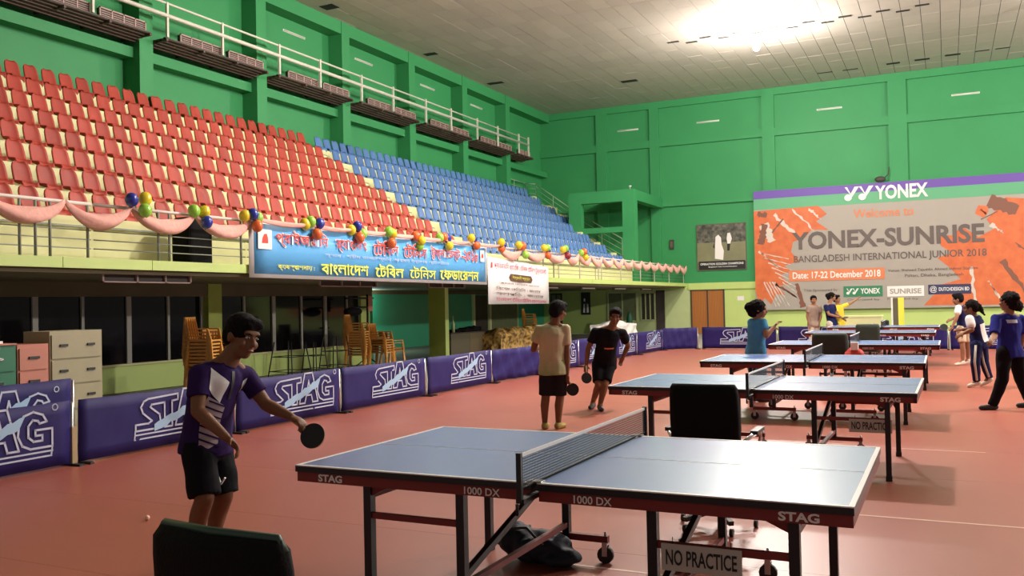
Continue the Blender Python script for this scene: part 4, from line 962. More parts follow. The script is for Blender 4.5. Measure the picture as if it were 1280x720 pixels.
# ================================================================== CHAIRS
def office_chair(loc, rz, label, m, w_=0.52, hb=0.56, top=0.96, thick=0.09, piping=False):
    t = thing('office_chair', label, 'chair', loc, rz, 'upholstered chairs')
    # back: curved padded board; local +y is the way the sitter faces
    n = 10; vs = []
    rings = []
    prof = [(0.0, 0.90), (0.03, 0.97), (0.10, 1.0), (0.5, 1.02), (0.85, 1.0), (0.95, 0.97), (1.0, 0.90)]
    for u, wf in prof:
        z = top-hb+hb*u; th = thick/2*(0.45 if u in (0.0, 1.0) else 1.0); yb = -0.20-0.05*u; ring = []
        for k in range(12):
            a = 2*PI*k/12; cx = math.cos(a); sx = math.sin(a)
            ring.append((w_/2*wf*math.copysign(abs(cx)**0.35, cx), yb+th*math.copysign(abs(sx)**0.6, sx)-0.03*(1-abs(cx)), z))
        rings.append(ring)
    b = MB().loft(rings); b.build('backrest', m, t)
    b = MB(); rr = []
    for z, f, g in ((0.42, 0.92, 0.9), (0.44, 1, 1), (0.49, 1, 1), (0.52, 0.92, 0.93)):
        rr.append([(w_/2*f*math.copysign(abs(math.cos(2*PI*k/16))**0.5, math.cos(2*PI*k/16)), 0.03+0.25*g*math.copysign(abs(math.sin(2*PI*k/16))**0.5, math.sin(2*PI*k/16)), z) for k in range(16)])
    b.loft(rr).build('seat', m, t)
    if piping: MB().tube([(-w_/2*0.93, -0.25, top-0.035), (-w_/2*0.85, -0.25, top+0.002), (0, -0.28, top+0.006), (w_/2*0.85, -0.25, top+0.002), (w_/2*0.93, -0.25, top-0.035)], 0.014, 6).build('edge_trim', M['piping'], t)
    for s in (-1, 1):
        arm = MB().tube([(s*w_/2, -0.18, 0.62), (s*(w_/2+0.05), -0.10, 0.66), (s*(w_/2+0.06), 0.15, 0.66), (s*(w_/2+0.05), 0.2, 0.60), (s*(w_/2+0.02), 0.12, 0.45)], 0.014, 8).build('armrest', M['chrome'], t)
        part('arm_pad', M['black'], arm, ((s*(w_/2+0.06)-0.025, -0.08, 0.665), (s*(w_/2+0.06)+0.025, 0.17, 0.69)))
    MB().cyl((0, 0.02, 0.10), (0, 0.02, 0.43), 0.025).build('column', M['chrome'], t)
    MB().bar((0, -0.05, 0.42), (0, -0.22, 0.50), 0.06, 0.02).build('back_bracket', M['black'], t)
    for k in range(5):
        a = 2*PI*k/5+0.3; e = V((math.cos(a)*0.27, 0.02+math.sin(a)*0.27, 0.085))
        l = MB().bar((0, 0.02, 0.12), e, 0.035, 0.03).build('leg', M['black'], t)
        MB().cyl(e+V((-0.012, 0, -0.06+0.0)), e+V((0.012, 0, -0.06)), 0.026, n=10).build('castor', M['black'], l)
    return t
office_chair((-1.93, 2.25, 0), math.radians(-3), 'black chair with dark green top edge, nearest of all, cut by the bottom edge', M['blackfab'], 0.545, 0.60, 0.93, 0.085, True)
office_chair((-1.49, 6.22, 0), math.radians(0), 'black upholstered chair with chrome arms between the two nearest tables', M['blackfab'], 0.47, 0.50, 1.015)
office_chair((-1.75, 15.6, 0), 0.05, 'dark green chair in front of the fourth nearest table beside red bag', M['dkgreenfab'], 0.56, 0.5, 0.99)
office_chair((-1.50, 20.2, 0), -0.05, 'dark green chair in front of the fifth nearest table', M['dkgreenfab'], 0.47, 0.5, 1.0)
t = thing('backpack', 'red backpack with a white patch beside dark green chair', 'bag', (-1.36, 15.25, 0.0))
M['redcloth'] = mat('red_bag_cloth', (0.50, 0.045, 0.03), 0.6, bump=0.3, bscale=25)
t2 = thing('stool', 'low dark stool carrying the red backpack', 'stool', (-1.36, 15.25, 0))
part('seat', M['black'], t2, ((-0.17, -0.15, 0.40), (0.17, 0.15, 0.43)))
for a in (-1, 1):
    for b in (-1, 1): part('leg', M['steel'], t2, ((a*0.14-0.012, b*0.12-0.012, 0), (a*0.14+0.012, b*0.12+0.012, 0.40)))
t.location = (-1.36, 15.25, 0.43)
blob([('ell', (0, 0, 0.17), (0.17, 0.11, 0.17)), ('ell', (0, -0.06, 0.10), (0.14, 0.1, 0.10))], 0.02, 'bag_body', M['redcloth'], t, 3, 0.02, 0.08)
part('white_patch', M['white'], t, ((-0.05, -0.08, 0.30), (0.06, 0.04, 0.42)))

# ================================================================== CLUTTER UNDER THE BALCONY
def cabinet(name, label, y0, y1, H, rows_, m, xf=-10.0, dpt=0.5, handles=2, hm='black'):
    t = thing(name, label, 'cabinet', (xf, y0, 0))
    W_ = y1-y0
    part('body', m, t, ((-dpt, 0, 0), (-0.012, W_, H)))
    hgt = (H-0.07)/rows_
    for k in range(rows_):
        z0 = 0.035+k*hgt
        d = part('drawer', m, t, ((-0.012, 0.02, z0+0.012), (0.006, W_-0.02, z0+hgt-0.012)))
        for q in range(handles):
            c = W_/2 if handles == 1 else W_*(0.24 if q == 0 else 0.76)
            hw = 0.055 if handles == 2 else 0.07
            part('handle', M[hm], d, ((0.006, c-hw, z0+hgt*0.50), (0.022, c+hw, z0+hgt*0.50+0.03)))
    return t
cabinet('filing_cabinet', 'tall beige steel filing cabinet with wide drawers left of the lime wall', 7.49, 8.25, 1.35, 4, M['cab_cream'])
cabinet('filing_cabinet', 'salmon pink steel cabinet between the green and beige cabinets', 7.06, 7.47, 1.205, 4, M['cab_pink'], handles=1)
cabinet('filing_cabinet', 'green steel cabinet with red top at the left picture edge', 6.55, 7.04, 1.21, 4, M['cab_green'], handles=1, hm='chrome')
t = thing('cabinet_lid_board', 'thin red board lying on top of the green cabinet', 'board', (-10.0, 6.55, 1.21)); part('board', M['cab_pink'], t, ((-0.5, 0, 0), (0.01, 0.49, 0.018)))
t = thing('paper_bundle', 'small white paper bundle on top of the green cabinet', 'paper', (-10.15, 6.72, 1.228)); part('sheets', M['white'], t, ((-0.1, 0, 0), (0.08, 0.2, 0.03)))
# stacks of amber plastic chairs
def plastic_chair_mesh():
    b = MB()
    rings = []
    b.prism([(-0.20, 0.40), (0.20, 0.40), (0.21, 0.43), (-0.21, 0.43)], lambda p: V((-0.2, p[0], p[1])), lambda p: V((0.22, p[0], p[1])))
    for k in range(5):
        y = -0.18+0.09*k; b.bar((-0.20, y, 0.42), (-0.27, y*0.95, 0.80), 0.055, 0.012)
    b.bar((-0.27, -0.20, 0.80), (-0.27, 0.20, 0.80), 0.03, 0.07); b.bar((-0.22, -0.2, 0.48), (-0.22, 0.2, 0.48), 0.02, 0.03)
    for sy in (-1, 1):
        b.bar((0.20, sy*0.19, 0.41), (0.24, sy*0.22, 0.0), 0.04); b.bar((-0.19, sy*0.19, 0.41), (-0.25, sy*0.21, 0.0), 0.04)
        b.bar((-0.24, sy*0.23, 0.62), (0.16, sy*0.23, 0.62), 0.045, 0.02); b.bar((0.16, sy*0.23, 0.62), (0.21, sy*0.21, 0.42), 0.035, 0.03)
    return b.mesh('plastic_chair')
pcm = plastic_chair_mesh()
def chair_stack(x, y, n, dz, rz, lean, where):
    for k in range(n):
        o = link('plastic_chair', pcm, M['orange_pl'], None, (x+lean[0]*k, y+lean[1]*k, dz*k), (0, 0, rz))
        pos = 'topmost' if k == n-1 else ('bottom one' if k == 0 else '%s from the bottom' % nth[k])
        tag(o, 'amber plastic chair, %s in %s' % (pos, where), 'chair', 'stacked amber plastic chairs')
chair_stack(-12.0, 12.0, 11, 0.062, 0.35, (0.012, -0.006), 'tall stack left of the near player')
chair_stack(-12.3, 12.75, 7, 0.062, 0.1, (0.0, 0.004), 'lower stack behind the near player')
chair_stack(-12.9, 17.9, 10, 0.062, 0.35, (0.01, -0.006), 'tall stack by the window wall end')
chair_stack(-12.9, 18.95, 6, 0.062, 0.15, (0, 0.002), 'lower stack by the window wall end')
chair_stack(-13.1, 19.75, 2, 0.062, 1.2, (0, 0), 'short stack before the teal wall')
chair_stack(-14.4, 31.2, 7, 0.09, 0.3, (0, 0), 'stack behind the player in black')
# high black metal frames (bar stools without seats)
def frame_stool(x, y, w_, h, label, rz=0):
    t = thing('metal_stool_frame', label, 'frame', (x, y, 0), rz, 'black metal frames')
    for a in (-1, 1):
        for b in (-1, 1): MB().cyl((a*w_*0.62, b*w_*0.62, 0), (a*w_*0.42, b*w_*0.42, h), 0.014, n=6).build('leg', M['black'], t)
    for z, f in ((h*0.62, 0.50), (h*0.25, 0.57)):
        for s in (-1, 1):
            MB().cyl((s*w_*f, -w_*f, z), (s*w_*f, w_*f, z), 0.010, n=6).build('rung', M['black'], t)
            MB().cyl((-w_*f, s*w_*f, z), (w_*f, s*w_*f, z), 0.010, n=6).build('rung', M['black'], t)
frame_stool(-12.9, 15.45, 0.55, 0.85, 'black metal frame, left one before the lime sill wall')
frame_stool(-12.9, 16.3, 0.35, 0.80, 'black metal frame, middle one before the lime sill wall')
frame_stool(-12.9, 17.05, 0.45, 0.90, 'black metal frame, right one beside the tall chair stack')
t = thing('speaker_stand', 'black stand with crossbars behind the second stack of chairs', 'stand', (-13.9, 19.8, 0))
MB().cyl((0, 0, 0), (0, 0, 1.9), 0.03, n=8).build('pole', M['black'], t)
for z, l in ((1.80, 0.75), (1.56, 0.55), (1.02, 0.25)): MB().cyl((0, -l*1.3, z), (0, l*0.35, z), 0.025, n=6).build('crossbar', M['black'], t)
MB().ell((0, -0.65, 1.45), (0.16, 0.35, 0.12), 12, 8).build('black_bundle', M['blackfab'], t)
for a in (0, 2.1, 4.2): MB().bar((0, 0, 0.25), (0.35*math.cos(a), 0.35*math.sin(a), 0.015), 0.025).build('leg', M['black'], t)
part('red_label', M['cab_pink'], t, ((0.02, 0.0, 1.45), (0.03, 0.2, 1.85)))
# counter and gold covered furniture
t = thing('counter', 'grey brown counter with panelled front beside the yellow column', 'counter', (-13.0, 22.65, 0))
part('front_panel', M['greybrown'], t, ((-0.03, 0, 0), (0, 1.15, 0.72))); part('front_panel', mat('tan_panel', (0.16, 0.12, 0.06), 0.6), t, ((-0.03, 1.16, 0), (0, 2.7, 0.72)))
part('body', M['greybrown'], t, ((-0.65, 0, 0), (-0.03, 2.7, 0.70))); part('worktop', M['frame_dk'], t, ((-0.68, -0.03, 0.72), (0.03, 2.73, 0.75)))
t = thing('black_cloth_heap', 'heap of black cloth lying on the grey brown counter', 'cloth', (-13.3, 24.3, 0.75))
blob([('ell', (0, 0, 0.04), (0.2, 0.75, 0.09)), ('ell', (0, 0.3, 0.08), (0.2, 0.4, 0.08)), ('ell', (0, -0.9, 0.03), (0.15, 0.35, 0.05))], 0.035, 'cloth', M['blackfab'], t, 2, 0.05, 0.15)
t = thing('glass_bottle', 'pale bottle standing on the left end of the counter', 'bottle', (-13.2, 23.15, 0.75))
MB().tube([(0, 0, 0), (0, 0, 0.25), (0, 0, 0.34), (0, 0, 0.5)], [0.05, 0.05, 0.02, 0.018], 10).build('body', M['palewall'], t)
t = thing('covered_sofa', 'low furniture under gold patterned cloth behind crumpled barrier', 'furniture', (-12.6, 25.5, 0))
blob([('box', (-0.7, -0.9, 0.02), (0.25, 3.0, 0.62)), ('ell', (0.0, -0.2, 0.60), (0.4, 0.75, 0.20)), ('ell', (0.0, 1.0, 0.62), (0.4, 0.8, 0.20)), ('ell', (0.0, 2.3, 0.62), (0.4, 0.75, 0.20))], 0.05, 'gold_cover', M['gold'], t, 2, 0.12, 0.3)
t = thing('white_cloth_table', 'table under a white cloth behind the barrier at the far corner', 'table', (-11.9, 33.5, 0))
blob([('box', (-0.5, -1.2, 0.02), (0.6, 1.2, 0.66)), ('ell', (0, 0.2, 0.66), (0.5, 0.8, 0.14))], 0.05, 'white_cloth', M['b_white'], t, 2, 0.08, 0.3)
t = thing('dark_bottle', 'tall dark green bottle shape standing before the far window', 'bottle', (-13.3, 39.8, 0.0)); MB().tube([(0, 0, 0), (0, 0, 0.75), (0, 0, 0.95), (0, 0, 1.05)], [0.14, 0.14, 0.09, 0.07], 10).build('body', M['cab_green'], t)
t = thing('cream_box', 'large cream box behind the farthest table', 'box', (-2.95, 29.0, 0))
part('body', M['cream'], t, ((0, 0, 0), (1.15, 0.6, 0.94))); part('lid', M['cream'], t, ((-0.02, -0.02, 0.94), (1.17, 0.62, 0.99)))
t = thing('black_camera_case', 'small black case right of the cream box', 'case', (-1.72, 29.1, 0)); MB().rbox((-0.1, -0.1, 0.0), (0.12, 0.12, 0.85), 0.04).build('body', M['black'], t)
t = thing('umpire_board', 'upright brown and yellow board with white edge by back barrier', 'board', (-1.58, 30.0, 0))
part('white_edge', M['white'], t, ((0, 0, 0), (0.05, 0.12, 1.52))); part('brown_panel', M['greybrown'], t, ((0.05, 0, 0), (0.20, 0.12, 1.50))); part('yellow_panel', M['pr_yel'], t, ((0.20, 0, 0), (0.36, 0.12, 1.52))); part('base', M['black'], t, ((-0.05, -0.1, 0), (0.42, 0.25, 0.03)))
t = tag(MB().ell((0, 0, 0), (0.02, 0.02, 0.02), 16, 10).build('table_tennis_ball', mat('orange_white_ball', (0.9, 0.55, 0.40), 0.4), None, (-5.48, 4.9, 0.02)), 'small pale ball lying on the floor at lower left', 'ball')
t = thing('notice_bottle', 'small white sheet fixed on the lime back wall', 'notice', (-8.5, YB-0.01, 1.6)); part('sheet', M['b_white'], t, ((-0.15, -0.01, -0.1), (0.15, 0, 0.1)))
PJ = {
'p1': {'pelvis': (-4.096, 4.12, 0.756), 'chest': (-4.062, 4.131, 1.068), 'neck': (-3.973, 4.17, 1.262), 'head': (-3.881, 4.212, 1.411), 'shR': (-4.015, 3.995, 1.197), 'shL': (-3.973, 4.327, 1.161), 'elR': (-3.988, 3.945, 0.985), 'wrR': (-3.796, 3.975, 0.835), 'elL': (-3.843, 4.372, 0.98), 'wrL': (-3.626, 4.345, 0.916), 'hipR': (-4.073, 4.031, 0.751), 'hipL': (-4.111, 4.214, 0.721), 'knR': (-3.986, 3.99, 0.469), 'knL': (-4.022, 4.184, 0.437), 'anR': (-4.164, 4.044, 0.083), 'anL': (-4.186, 4.223, 0.075), 'toR': (-4.041, 4.049, 0.03), 'toL': (-4.037, 4.218, 0.03), 'face': (1, -0.15, -0.22)},
'w': {'pelvis': (-4.465, 10.322, 0.783), 'chest': (-4.467, 10.315, 1.063), 'neck': (-4.434, 10.327, 1.302), 'head': (-4.384, 10.348, 1.471), 'shL': (-4.614, 10.263, 1.246), 'shR': (-4.309, 10.389, 1.24), 'elL': (-4.717, 10.306, 0.993), 'wrL': (-4.716, 10.529, 1.042), 'elR': (-4.288, 10.372, 0.931), 'wrR': (-4.286, 10.355, 0.683), 'hipL': (-4.529, 10.291, 0.764), 'hipR': (-4.394, 10.357, 0.761), 'knL': (-4.556, 10.285, 0.394), 'knR': (-4.394, 10.363, 0.391), 'anL': (-4.574, 10.283, 0.075), 'anR': (-4.421, 10.357, 0.075), 'toL': (-4.605, 10.425, 0.03), 'toR': (-4.408, 10.476, 0.03), 'face': (0.35, 0.9, -0.05)},
'b': {'pelvis': (-4.573, 12.505, 0.695), 'chest': (-4.511, 12.419, 0.947), 'neck': (-4.408, 12.354, 1.194), 'head': (-4.335, 12.331, 1.356), 'shR': (-4.636, 12.3, 1.139), 'shL': (-4.29, 12.502, 1.118), 'elR': (-4.755, 12.302, 0.894), 'wrR': (-4.764, 12.247, 0.664), 'elL': (-4.292, 12.749, 0.919), 'wrL': (-4.377, 12.767, 0.751), 'hipR': (-4.659, 12.464, 0.661), 'hipL': (-4.517, 12.555, 0.656), 'knR': (-4.597, 12.278, 0.361), 'knL': (-4.513, 12.318, 0.371), 'anR': (-4.784, 12.526, 0.086), 'anL': (-4.583, 12.29, 0.082), 'toR': (-4.763, 12.37, 0.03), 'toL': (-4.522, 12.187, 0.03), 'face': (0.3, -0.9, -0.15)},
'r3': {'pelvis': (0.741, 13.993, 0.8), 'chest': (0.738, 13.987, 1.051), 'neck': (0.744, 13.985, 1.291), 'head': (0.739, 13.979, 1.466), 'shL': (0.583, 13.853, 1.231), 'shR': (0.883, 14.11, 1.221), 'elL': (0.55, 13.674, 1.01), 'wrL': (0.513, 13.491, 0.965), 'elR': (0.903, 14.068, 0.993), 'wrR': (0.858, 14.051, 0.764), 'hipL': (0.669, 13.903, 0.772), 'hipR': (0.822, 14.089, 0.762), 'knL': (0.637, 13.839, 0.418), 'knR': (0.871, 14.12, 0.388), 'anL': (0.513, 13.841, 0.075), 'anR': (0.984, 14.238, 0.075), 'toL': (0.395, 13.784, 0.03), 'toR': (0.865, 14.203, 0.03), 'face': (-0.8, 0.6, 0)},
'r2': {'pelvis': (0.459, 17.137, 0.744), 'chest': (0.429, 17.118, 0.975), 'neck': (0.386, 17.093, 1.207), 'head': (0.341, 17.068, 1.343), 'shL': (0.321, 16.929, 1.157), 'shR': (0.462, 17.298, 1.16), 'elL': (0.351, 16.858, 0.985), 'wrL': (0.217, 16.794, 0.921), 'elR': (0.312, 17.339, 0.968), 'wrR': (0.2, 17.229, 0.973), 'hipL': (0.42, 17.029, 0.722), 'hipR': (0.498, 17.245, 0.725), 'knL': (0.387, 16.997, 0.428), 'knR': (0.528, 17.288, 0.423), 'anL': (0.405, 17.067, 0.126), 'anR': (0.595, 17.325, 0.162), 'toL': (0.306, 17.02, 0.03), 'toR': (0.494, 17.278, 0.03), 'face': (-1, 0.15, -0.1)},
'r1': {'pelvis': (0.291, 22.279, 0.829), 'chest': (0.281, 22.27, 1.078), 'neck': (0.24, 22.245, 1.328), 'head': (0.196, 22.221, 1.471), 'shL': (0.205, 22.095, 1.277), 'shR': (0.321, 22.452, 1.288), 'elL': (0.168, 21.992, 1.086), 'wrL': (0.084, 21.955, 0.894), 'elR': (0.188, 22.558, 1.073), 'wrR': (0.073, 22.503, 1.021), 'hipL': (0.241, 22.166, 0.798), 'hipR': (0.323, 22.384, 0.79), 'knL': (0.263, 22.162, 0.445), 'knR': (0.379, 22.44, 0.449), 'anL': (0.255, 22.22, 0.106), 'anR': (0.37, 22.442, 0.128), 'toL': (0.142, 22.166, 0.03), 'toR': (0.257, 22.388, 0.03), 'face': (-1, 0.1, -0.1)},
'bw': {'pelvis': (-2.666, 14.018, 0.795), 'chest': (-2.649, 14.022, 1.028), 'neck': (-2.632, 14.026, 1.261), 'head': (-2.606, 14.036, 1.408), 'shL': (-2.741, 14.085, 1.211), 'shR': (-2.537, 13.962, 1.213), 'elL': (-2.709, 14.272, 0.994), 'wrL': (-2.516, 14.364, 1.077), 'elR': (-2.48, 13.882, 1.009), 'wrR': (-2.377, 13.985, 1.15), 'hipL': (-2.727, 14.079, 0.767), 'hipR': (-2.596, 13.964, 0.774), 'knL': (-2.726, 14.087, 0.36), 'knR': (-2.585, 13.977, 0.371), 'anL': (-2.761, 14.098, 0.075), 'anR': (-2.605, 13.974, 0.075), 'toL': (-2.684, 14.136, 0.03), 'toR': (-2.507, 14.022, 0.03), 'face': (1, 0.1, -0.15)},
'bg': {'pelvis': (-3.611, 27.945, 0.807), 'chest': (-3.604, 27.944, 1.069), 'neck': (-3.597, 27.942, 1.331), 'head': (-3.593, 27.941, 1.497), 'shR': (-3.727, 27.88, 1.286), 'shL': (-3.448, 28.015, 1.28), 'elR': (-3.777, 27.861, 1.025), 'wrR': (-3.732, 27.831, 0.811), 'elL': (-3.412, 28.038, 1.017), 'wrL': (-3.454, 27.966, 0.805), 'hipR': (-3.676, 27.914, 0.785), 'hipL': (-3.526, 27.987, 0.781), 'knR': (-3.686, 27.917, 0.404), 'knL': (-3.536, 27.99, 0.4), 'anR': (-3.695, 27.919, 0.075), 'anL': (-3.545, 27.992, 0.075), 'toR': (-3.704, 27.805, 0.03), 'toL': (-3.512, 27.898, 0.03), 'face': (0.3, -0.9, 0)},
'gn': {'pelvis': (-3.094, 27.973, 0.825), 'chest': (-3.13, 27.951, 1.086), 'neck': (-3.144, 27.939, 1.37), 'head': (-3.075, 27.969, 1.581), 'shR': (-3.235, 27.74, 1.303), 'shL': (-3.056, 28.139, 1.295), 'elR': (-3.149, 27.72, 1.067), 'wrR': (-2.898, 27.843, 0.991), 'elL': (-3.031, 28.277, 1.078), 'wrL': (-2.878, 28.298, 0.981), 'hipR': (-3.149, 27.848, 0.782), 'hipL': (-3.042, 28.1, 0.774), 'knR': (-3.116, 27.871, 0.404), 'knL': (-3.009, 28.123, 0.393), 'anR': (-3.189, 27.842, 0.075), 'anL': (-3.082, 28.094, 0.075), 'toR': (-3.083, 27.884, 0.03), 'toL': (-2.978, 28.157, 0.03), 'face': (1, -0.1, -0.2)},
'ye': {'pelvis': (-2.969, 28.924, 0.773), 'chest': (-2.984, 28.912, 1.041), 'neck': (-2.999, 28.9, 1.334), 'head': (-3.038, 28.877, 1.505), 'shR': (-3.082, 28.805, 1.263), 'shL': (-2.879, 29.07, 1.281), 'elR': (-3.028, 28.669, 1.022), 'wrR': (-2.873, 28.69, 0.924), 'elL': (-2.657, 29.176, 1.374), 'wrL': (-2.477, 29.26, 1.516), 'hipR': (-3.027, 28.808, 0.753), 'hipL': (-2.913, 29.041, 0.745), 'knR': (-3.015, 28.821, 0.364), 'knL': (-2.901, 29.055, 0.354), 'anR': (-3.046, 28.813, 0.075), 'anL': (-2.932, 29.046, 0.075), 'toR': (-2.936, 28.845, 0.03), 'toL': (-2.825, 29.121, 0.03), 'face': (0.9, -0.4, 0)}}
# ================================================================== PEOPLE
def mtx(f, u):
    f = V(f).normalized(); r = f.cross(V(u)).normalized(); u = r.cross(f).normalized()
    return Matrix((r, f, u)).transposed(), r, f, u      # columns: right, forward, up
def hand(prims, wr, el, f, S, curl, side, fr=0.0085):
    d = (wr-el).normalized(); pn = f-d*f.dot(d)
    if pn.length < 0.1: pn = V((0, 0, -1))-d*(-d.z)
    pn.normalize(); lat = d.cross(pn).normalized()*side
    m = Matrix((lat, pn, d)).transposed()
    prims.append(('ell', wr+d*0.045*S, (0.040*S, 0.018*S, 0.052*S), m))
    tips = []
    for k, (o, ln) in enumerate(((-0.030, 0.85), (-0.010, 1.0), (0.010, 0.95), (0.028, 0.75))):
        p = wr+d*0.082*S+lat*o*S; dirn = d; ln *= 0.034*S
        for q in range(3):
            c = curl*(q+0.6); dd = (d*math.cos(c)+pn*math.sin(c)).normalized(); e = p+dd*ln*(1-0.15*q)
            prims.append(('cap', p, fr*S*(1.05-0.08*q), e, fr*S*(0.97-0.08*q))); p = e
    p = wr+d*0.03*S-lat*0.034*S; e = p+(d*0.6-lat*0.5+pn*0.45).normalized()*0.038*S; prims.append(('cap', p, fr*1.25*S, e, fr*1.1*S))
    g = e+(d*0.6+lat*0.1+pn*0.7).normalized()*0.03*S; prims.append(('cap', e, fr*1.1*S, g, fr*0.95*S))
    return wr+d*0.085*S+pn*0.022*S, d, pn, lat
def ring(c, lat, dep, a, b, n=16):
    return [c+lat*(a*math.cos(2*PI*k/n))+dep*(b*math.sin(2*PI*k/n)) for k in range(n)]
def torso_rings(J, S, grow, spec, fem=0.0):
    pel, che, nec = J['pelvis'], J['chest'], J['neck']
    hl = (J['hipR']-J['hipL']).normalized(); sl = (J['shR']-J['shL']).normalized()
    out = []
    for t, a, b in spec:
        if t < 0.5: c = pel.lerp(che, t*2)
        else: c = che.lerp(nec, (t-0.5)*2)
        if t < 0: c = pel+(pel-che).normalized()*(-t)*(che-pel).length*2
        sp = (che-pel if t < 0.5 else nec-che).normalized()
        lat = hl.lerp(sl, max(0, min(1, t))); lat = (lat-sp*lat.dot(sp)).normalized(); dep = sp.cross(lat).normalized()
        out.append(ring(c, lat, dep, (a+grow)*S, (b+grow)*S))
    return out
BODY = [(-0.12, 0.10, 0.08), (0.0, 0.158, 0.112), (0.15, 0.148, 0.102), (0.35, 0.132, 0.093), (0.6, 0.150, 0.105), (0.78, 0.160, 0.102), (0.90, 0.125, 0.080), (0.97, 0.070, 0.060), (1.0, 0.055, 0.055)]
def person(key, label, S=1.0, skin='skin', top=('black', 0.55), top_m=None, bottom='shorts', bottom_m=None, shoe_m=None, hair='short', vox=0.012, extra=None, female=False, hairm='hair', headS=1.0, curlL=0.5, curlR=0.5):
    J = {k: V(v) for k, v in PJ[key].items()}
    base = (J['anR']+J['anL'])/2; base.z = 0
    t = thing('person', label, 'person', base)
    face = J.pop('face').normalized(); J = {k: v-base for k, v in J.items()}
    prims = [('loft', torso_rings(J, S, 0.0, BODY))]
    nk = J['neck']; hc = J['head']; upv = (hc-nk).normalized().lerp(V((0, 0, 1)), 0.5)
    hm, hr, hf, hu = mtx(face-upv*face.dot(upv)*0.7, upv); h = S*headS*1.10
    prims.append(('cap', nk-upv*0.03*S, 0.064*S, hc-hf*0.02*h-hu*0.05*h, 0.056*S))
    for q_ in 'RL': prims.append(('cap', nk+upv*0.015*S, 0.045*S, J['sh'+q_], 0.045*S))
    L = lambda x, y, z: hc+hr*x*h+hf*y*h+hu*z*h
    prims += [('ell', L(0, -0.012, 0.022), (0.075*h, 0.095*h, 0.093*h), hm), ('ell', L(0, 0.022, -0.045), (0.056*h, 0.068*h, 0.072*h), hm), ('ell', L(0, 0.052, -0.085), (0.03*h, 0.032*h, 0.028*h), hm),
              ('ell', L(0, 0.072, 0.035), (0.055*h, 0.02*h, 0.02*h), hm), ('cap', L(0, 0.085, 0.012), 0.009*h, L(0, 0.106, -0.022), 0.0145*h), ('ell', L(0, 0.090, -0.028), (0.020*h, 0.012*h, 0.009*h), hm),
              ('ell', L(0, 0.086, -0.052), (0.024*h, 0.012*h, 0.008*h), hm), ('ell', L(0, 0.083, -0.064), (0.020*h, 0.012*h, 0.008*h), hm),
              ('ell', L(0.078, -0.008, -0.008), (0.012*h, 0.020*h, 0.032*h), hm), ('ell', L(-0.078, -0.008, -0.008), (0.012*h, 0.020*h, 0.032*h), hm),
              ('ell', L(0.042, 0.062, -0.03), (0.022*h, 0.022*h, 0.025*h), hm), ('ell', L(-0.042, 0.062, -0.03), (0.022*h, 0.022*h, 0.025*h), hm)]
    grips = {}
    for s, sd in (('R', 1), ('L', -1)):
        sh, el, wr = J['sh'+s], J['el'+s], J['wr'+s]
        inn = sh.lerp(J['chest'].lerp(nk, 0.75), 0.3)
        prims += [('cap', inn, 0.055*S, sh, 0.056*S), ('cap', sh, 0.054*S, el, 0.040*S), ('cap', el, 0.041*S, el.lerp(wr, 0.3), 0.042*S), ('cap', el.lerp(wr, 0.3), 0.042*S, wr, 0.026*S)]
        grips[s] = hand(prims, wr, el, face*0.6+V((0, 0, -0.5)) if s == 'R' else face*0.6+V((0, 0, -0.5)), S, curlR if s == 'R' else curlL, sd)
        hp, kn, an, to = J['hip'+s], J['kn'+s], J['an'+s], J['to'+s]
        sh_ = (an-kn).normalized(); back = -(face-sh_*face.dot(sh_)).normalized() if abs(face.dot(sh_)) < 0.95 else V((0, 0, 0))
        prims += [('cap', hp, 0.088*S, kn, 0.056*S), ('cap', kn, 0.056*S, kn.lerp(an, 0.3)+back*0.012*S, 0.057*S), ('cap', kn.lerp(an, 0.3)+back*0.012*S, 0.057*S, an, 0.035*S), ('cap', an, 0.036*S, an.lerp(to, 0.5)-V((0, 0, 0.01)), 0.032*S), ('cap', an.lerp(to, 0.5)-V((0, 0, 0.01)), 0.032*S, to, 0.025*S)]
    body = blob(prims, min(vox, 0.0085 if vox < 0.011 else 0.012), 'body', M[skin], t, 2)
    # eyes, brows, lips
    if vox >= 0.0105:
        for sx in (-1, 1): MB().ell(L(sx*0.031, 0.079, 0.010), (0.011*h, 0.009*h, 0.006*h), 8, 6, hm).build('eye', M['hair'], body)
        MB().ell(L(0, 0.094, -0.058), (0.020*h, 0.006*h, 0.006*h), 10, 6, hm).build('lips', M['lip'], body)
    else:
        for sx in (-1, 1):
            e = MB().ell(L(sx*0.031, 0.0765, 0.010), (0.0135*h, 0.010*h, 0.0075*h), 10, 8, hm).build('eye', M['eyew'], body)
            MB().ell(L(sx*0.031, 0.0850, 0.010), (0.0060*h, 0.0035*h, 0.0062*h), 8, 6, hm).build('eye', M['black'], body)
            MB().tube([L(sx*0.014, 0.090, 0.026), L(sx*0.032, 0.0905, 0.033), L(sx*0.052, 0.076, 0.028)], [0.003*h, 0.0045*h, 0.0025*h], 6).build('eyebrow', M['hair'], body)
        MB().ell(L(0, 0.094, -0.058), (0.023*h, 0.0075*h, 0.0075*h), 10, 6, hm).build('lips', M['lip'], body)
    # hair
    hp_ = []
